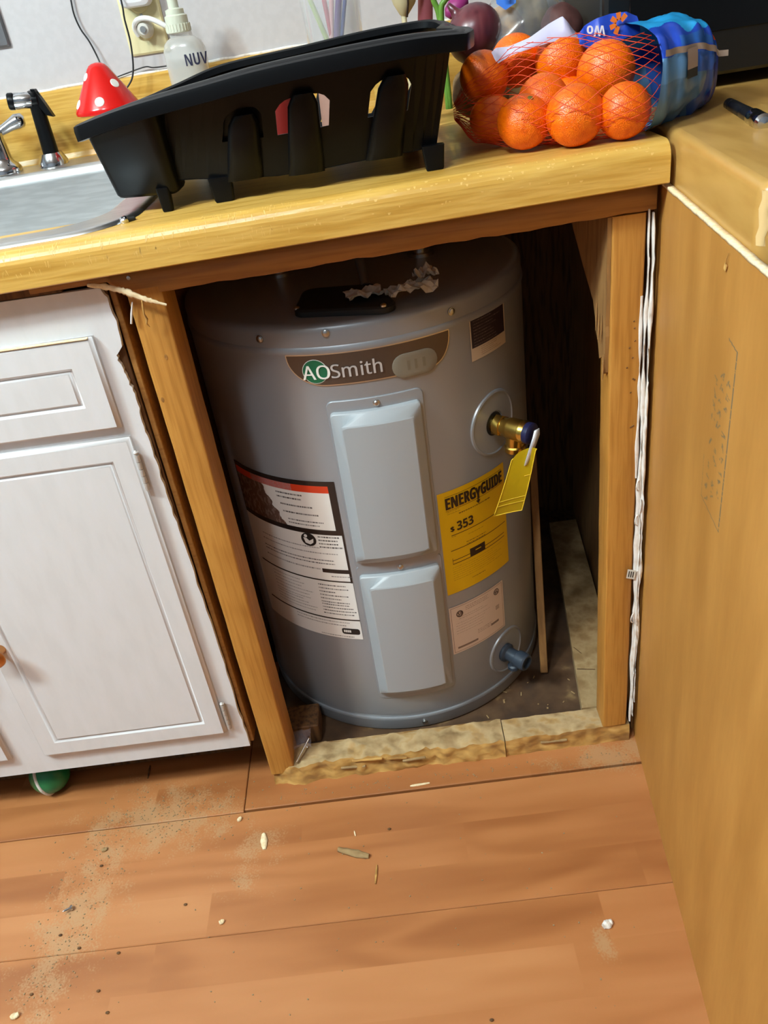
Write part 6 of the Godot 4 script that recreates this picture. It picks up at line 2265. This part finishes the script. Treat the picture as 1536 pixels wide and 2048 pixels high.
func scrap(c: Vector3, s: Vector3, turn: float, sd: int, label: String, called: String):
	var n := FastNoiseLite.new()
	n.seed = sd; n.frequency = 0.9; n.fractal_octaves = 2
	var t := thing(called, label, "scrap", c)
	var bs := Basis(Vector3.UP, turn)
	var up := []
	var dn := []
	for i in 13:
		var r0 := []
		var r1 := []
		for j in 11:
			var u := i / 12.0 - 0.5
			var v := j / 10.0 - 0.5
			var e := 1.0 + 0.10 * n.get_noise_2d(i * 0.5 + 40.0, j * 0.5)
			var hgt := s.y * (0.45 + 0.8 * n.get_noise_2d(i * 0.22, j * 0.22))
			r0.append(c + bs * Vector3(u * s.x * e, maxf(hgt, 0.0006), v * s.z * e))
			r1.append(c + bs * Vector3(u * s.x * e, maxf(hgt, 0.0006) - 0.0006, v * s.z * e))
		up.append(r0)
		dn.append(r1)
	var b := MB.new()
	b.net(up, Vector3.UP, true, -1)
	b.net(dn, Vector3.DOWN, true, -1)
	obj("sheet", b, M.paper, t)

# ---------------------------------------------------------------- on the floor
func make_floor_things():
	var c := Vector3(-0.4460, 0.0335, -0.052)
	var t := thing("toy_ball", "green ball with a white stripe lying under the white cabinet", "ball", c)
	var b := MB.new()
	var prof := []
	for i in 25:
		var a := PI * i / 24.0 - PI / 2
		prof.append(Vector2(maxf(0.0330 * cos(a), 0.00001), 0.0330 * sin(a)))
	b.lathe(prof, Transform3D(Basis(), c), 40, 90.0)
	obj("ball", b, plain(c8(24, 118, 70), 0.3), t)
	b = MB.new()
	var ring := []
	for k in 41:
		var a := TAU * k / 40.0
		ring.append(c + Basis(Vector3(0.2, 0.3, 1).normalized(), 0.25) * Vector3(-0.0070, 0.0323 * sin(a), 0.0323 * cos(a)))
	b.tube(ring, 0.0028, 8, false)
	obj("white_stripe", b, plain(c8(216, 212, 204), 0.4), t)
	# chips and splinters
	chip("wood_chip", "pale broad wood chip lying on the floor below the left stud", Vector3(-0.068, 0, 0.110), Vector3(0.0115, 0.003, 0.0290), 0.12, M.rawedge)
	chip("wood_chip", "greyish curled wood chip in the middle of the floor in front of the heater", Vector3(0.072, 0, 0.150), Vector3(0.050, 0.007, 0.0130), -0.38, M.dusty)
	chip("wood_splinter", "thin straw-coloured splinter on the floor right of the greyish chip", Vector3(0.1045, 0, 0.189), Vector3(0.0042, 0.003, 0.0300), -0.10, M.fracture)
	chip("wood_splinter", "pale sliver lying on the floorboard edge just below the sill", Vector3(0.1813, 0, 0.0390), Vector3(0.0320, 0.0028, 0.0050), 0.06, M.rawedge)
	chip("wood_splinter", "tiny upright-looking pale sliver on the floor above the greyish chip", Vector3(0.0742, 0, 0.1158), Vector3(0.0025, 0.002, 0.0095), 0.2, M.rawedge)
	chip("wood_splinter", "dark twig-like splinter on the floor under the white cabinet's edge", Vector3(-0.2835, 0, -0.058), Vector3(0.0035, 0.003, 0.0280), 0.05, M.darkwood)
	chip("wood_crumb", "small cream crumb on the floor in the middle of the left half", Vector3(-0.1187, 0, 0.2345), Vector3(0.0075, 0.005, 0.0070), 0.5, M.rawedge)
	chip("wood_crumb", "pale crumb at the board joint below the white cabinet's corner", Vector3(-0.1112, 0, 0.0640), Vector3(0.0080, 0.006, 0.0070), 0.8, M.rawedge)
	chip("plaster_lump", "white plaster lump on the floor near the tan panel", Vector3(0.4110, 0, 0.3032), Vector3(0.0145, 0.007, 0.0120), 0.4, M.caulk)
	chip("wood_crumb", "tan crumb beside the dusty trail on the floor at the left", Vector3(-0.3245, 0, 0.0900), Vector3(0.0090, 0.006, 0.0070), 0.3, M.dusty)
	chip("wood_crumb", "cream crumb at the very bottom left of the floor", Vector3(-0.3850, 0, 0.3330), Vector3(0.0110, 0.007, 0.0090), 0.3, M.rawedge)
	t = thing("screw", "short silver screw lying on the floor at the left of the dusty trail", "screw", Vector3(-0.348, 0.004, 0.184))
	b = MB.new()
	var fx := Transform3D(Basis(Vector3(0.6, 0, 0.8).normalized(), 1.25), Vector3(-0.351, 0.0042, 0.186))
	b.lathe([Vector2(0.0040, -0.0022), Vector2(0.0042, 0.0), Vector2(0.0018, 0.0016), Vector2(0.0018, 0.009), Vector2(0.0001, 0.0125)], fx, 14, 30.0)
	obj("screw", b, M.chrome, t)
	# dark seed-like specks one by one
	var i := 0
	for s in [[-0.1770, 0.2006, "dark seed-like speck alone in the middle of the left floorboards"], [-0.322, 0.2480, "dark speck on the dusty trail, left of the board joint"], [-0.262, 0.2620, "dark speck right of the dusty trail near the board joint"], [-0.3560, 0.2250, "dark brown speck on the dusty trail below the silver screw"], [-0.278, 0.3120, "dark speck on the floor below the board joint at the left"], [-0.372, 0.3060, "dark speck near the lower left corner of the floor"], [-0.258, 0.3420, "dark speck at the bottom of the floor left of centre"], [0.1275, 0.1150, "dark reddish speck on the floor right of the greyish chip"], [-0.3230, 0.1180, "dark speck on the upper part of the dusty trail"], [0.240, 0.4050, "dark speck at the bottom middle of the floor"]]:
		i += 1
		t = thing("dirt_speck", s[2], "speck", Vector3(s[0], 0, s[1]), "dark specks on the floor")
		b = MB.new()
		b.lathe([Vector2(0.0001, 0.0), Vector2(0.0024, 0.0005), Vector2(0.0028, 0.0013), Vector2(0.0018, 0.0024), Vector2(0.0001, 0.0027)], Transform3D(Basis().scaled(Vector3(1.0, 1.0, 0.75)), Vector3(s[0], 0.0, s[1])), 10)
		obj("speck", b, M.darkwood, t)
	# fine sawdust that nobody could count
	var mm := MultiMesh.new()
	mm.transform_format = MultiMesh.TRANSFORM_3D
	var gb := MB.new()
	gb.box(Vector3.ZERO, Vector3(0.0022, 0.0012, 0.0016), 0.0003)
	mm.mesh = gb.done()
	mm.mesh.surface_set_material(0, M.dust)
	var where := []
	for k in 900:
		var g := Vector3.ZERO
		var r := rng.randf()
		if r < 0.42:
			g = Vector3(-0.24 + rng.randfn(0, 0.075), 0.0006, 0.035 + rng.randfn(0, 0.03))
		elif r < 0.70:
			var z := rng.randf_range(0.06, 0.34)
			g = Vector3(-0.325 - (z - 0.1) * 0.16 + rng.randfn(0, 0.026), 0.0006, z)
		elif r < 0.85:
			g = Vector3(rng.randf_range(-0.05, 0.53), 0.0006, 0.018 + absf(rng.randfn(0, 0.014)))
		else:
			g = Vector3(rng.randf_range(-0.42, 0.48), 0.0006, rng.randf_range(0.05, 0.42))
		if g.z > 0.044 and g.z < 0.053:
			continue
		where.append(g)
	mm.instance_count = where.size()
	for k in where.size():
		mm.set_instance_transform(k, Transform3D(Basis(Vector3.UP, rng.randf_range(0, 6.28)).scaled(Vector3.ONE * rng.randf_range(0.35, 1.15)), where[k]))
	var mi := MultiMeshInstance3D.new()
	mi.name = "sawdust"
	mi.multimesh = mm
	add_child(mi)
	tag(mi, "scattered pale sawdust and grit on the laminate floor", "sawdust")
	mi.set_meta("kind", "stuff")

func chip(called: String, label: String, at: Vector3, s: Vector3, turn: float, m: Material):
	var t := thing(called, label, "debris", at)
	var b := MB.new()
	var bs := Basis(Vector3.UP, turn)
	var long_x := s.x > s.z
	var loops := []
	var n := 9
	for k in n:
		var f := k / float(n - 1)
		var e := 0.35 + 0.65 * sin(PI * clampf(f * 0.86 + 0.09, 0, 1)) * rng.randf_range(0.8, 1.15)
		var l := []
		for q in [Vector2(-0.5, 0.0), Vector2(-0.42, 0.75), Vector2(0.1, 1.0), Vector2(0.5, 0.55), Vector2(0.46, 0.0)]:
			var across: float = q.x * e * (s.z if long_x else s.x)
			var along: float = (f - 0.5) * (s.x if long_x else s.z)
			var y: float = 0.0003 + q.y * s.y * rng.randf_range(0.55, 1.0)
			l.append(at + bs * (Vector3(along, y, across) if long_x else Vector3(across, y, along)))
		loops.append(l)
	b.loft(loops, at + Vector3(0, s.y * 0.4, 0), true, true, true, 60.0)
	obj("chip", b, m, t)
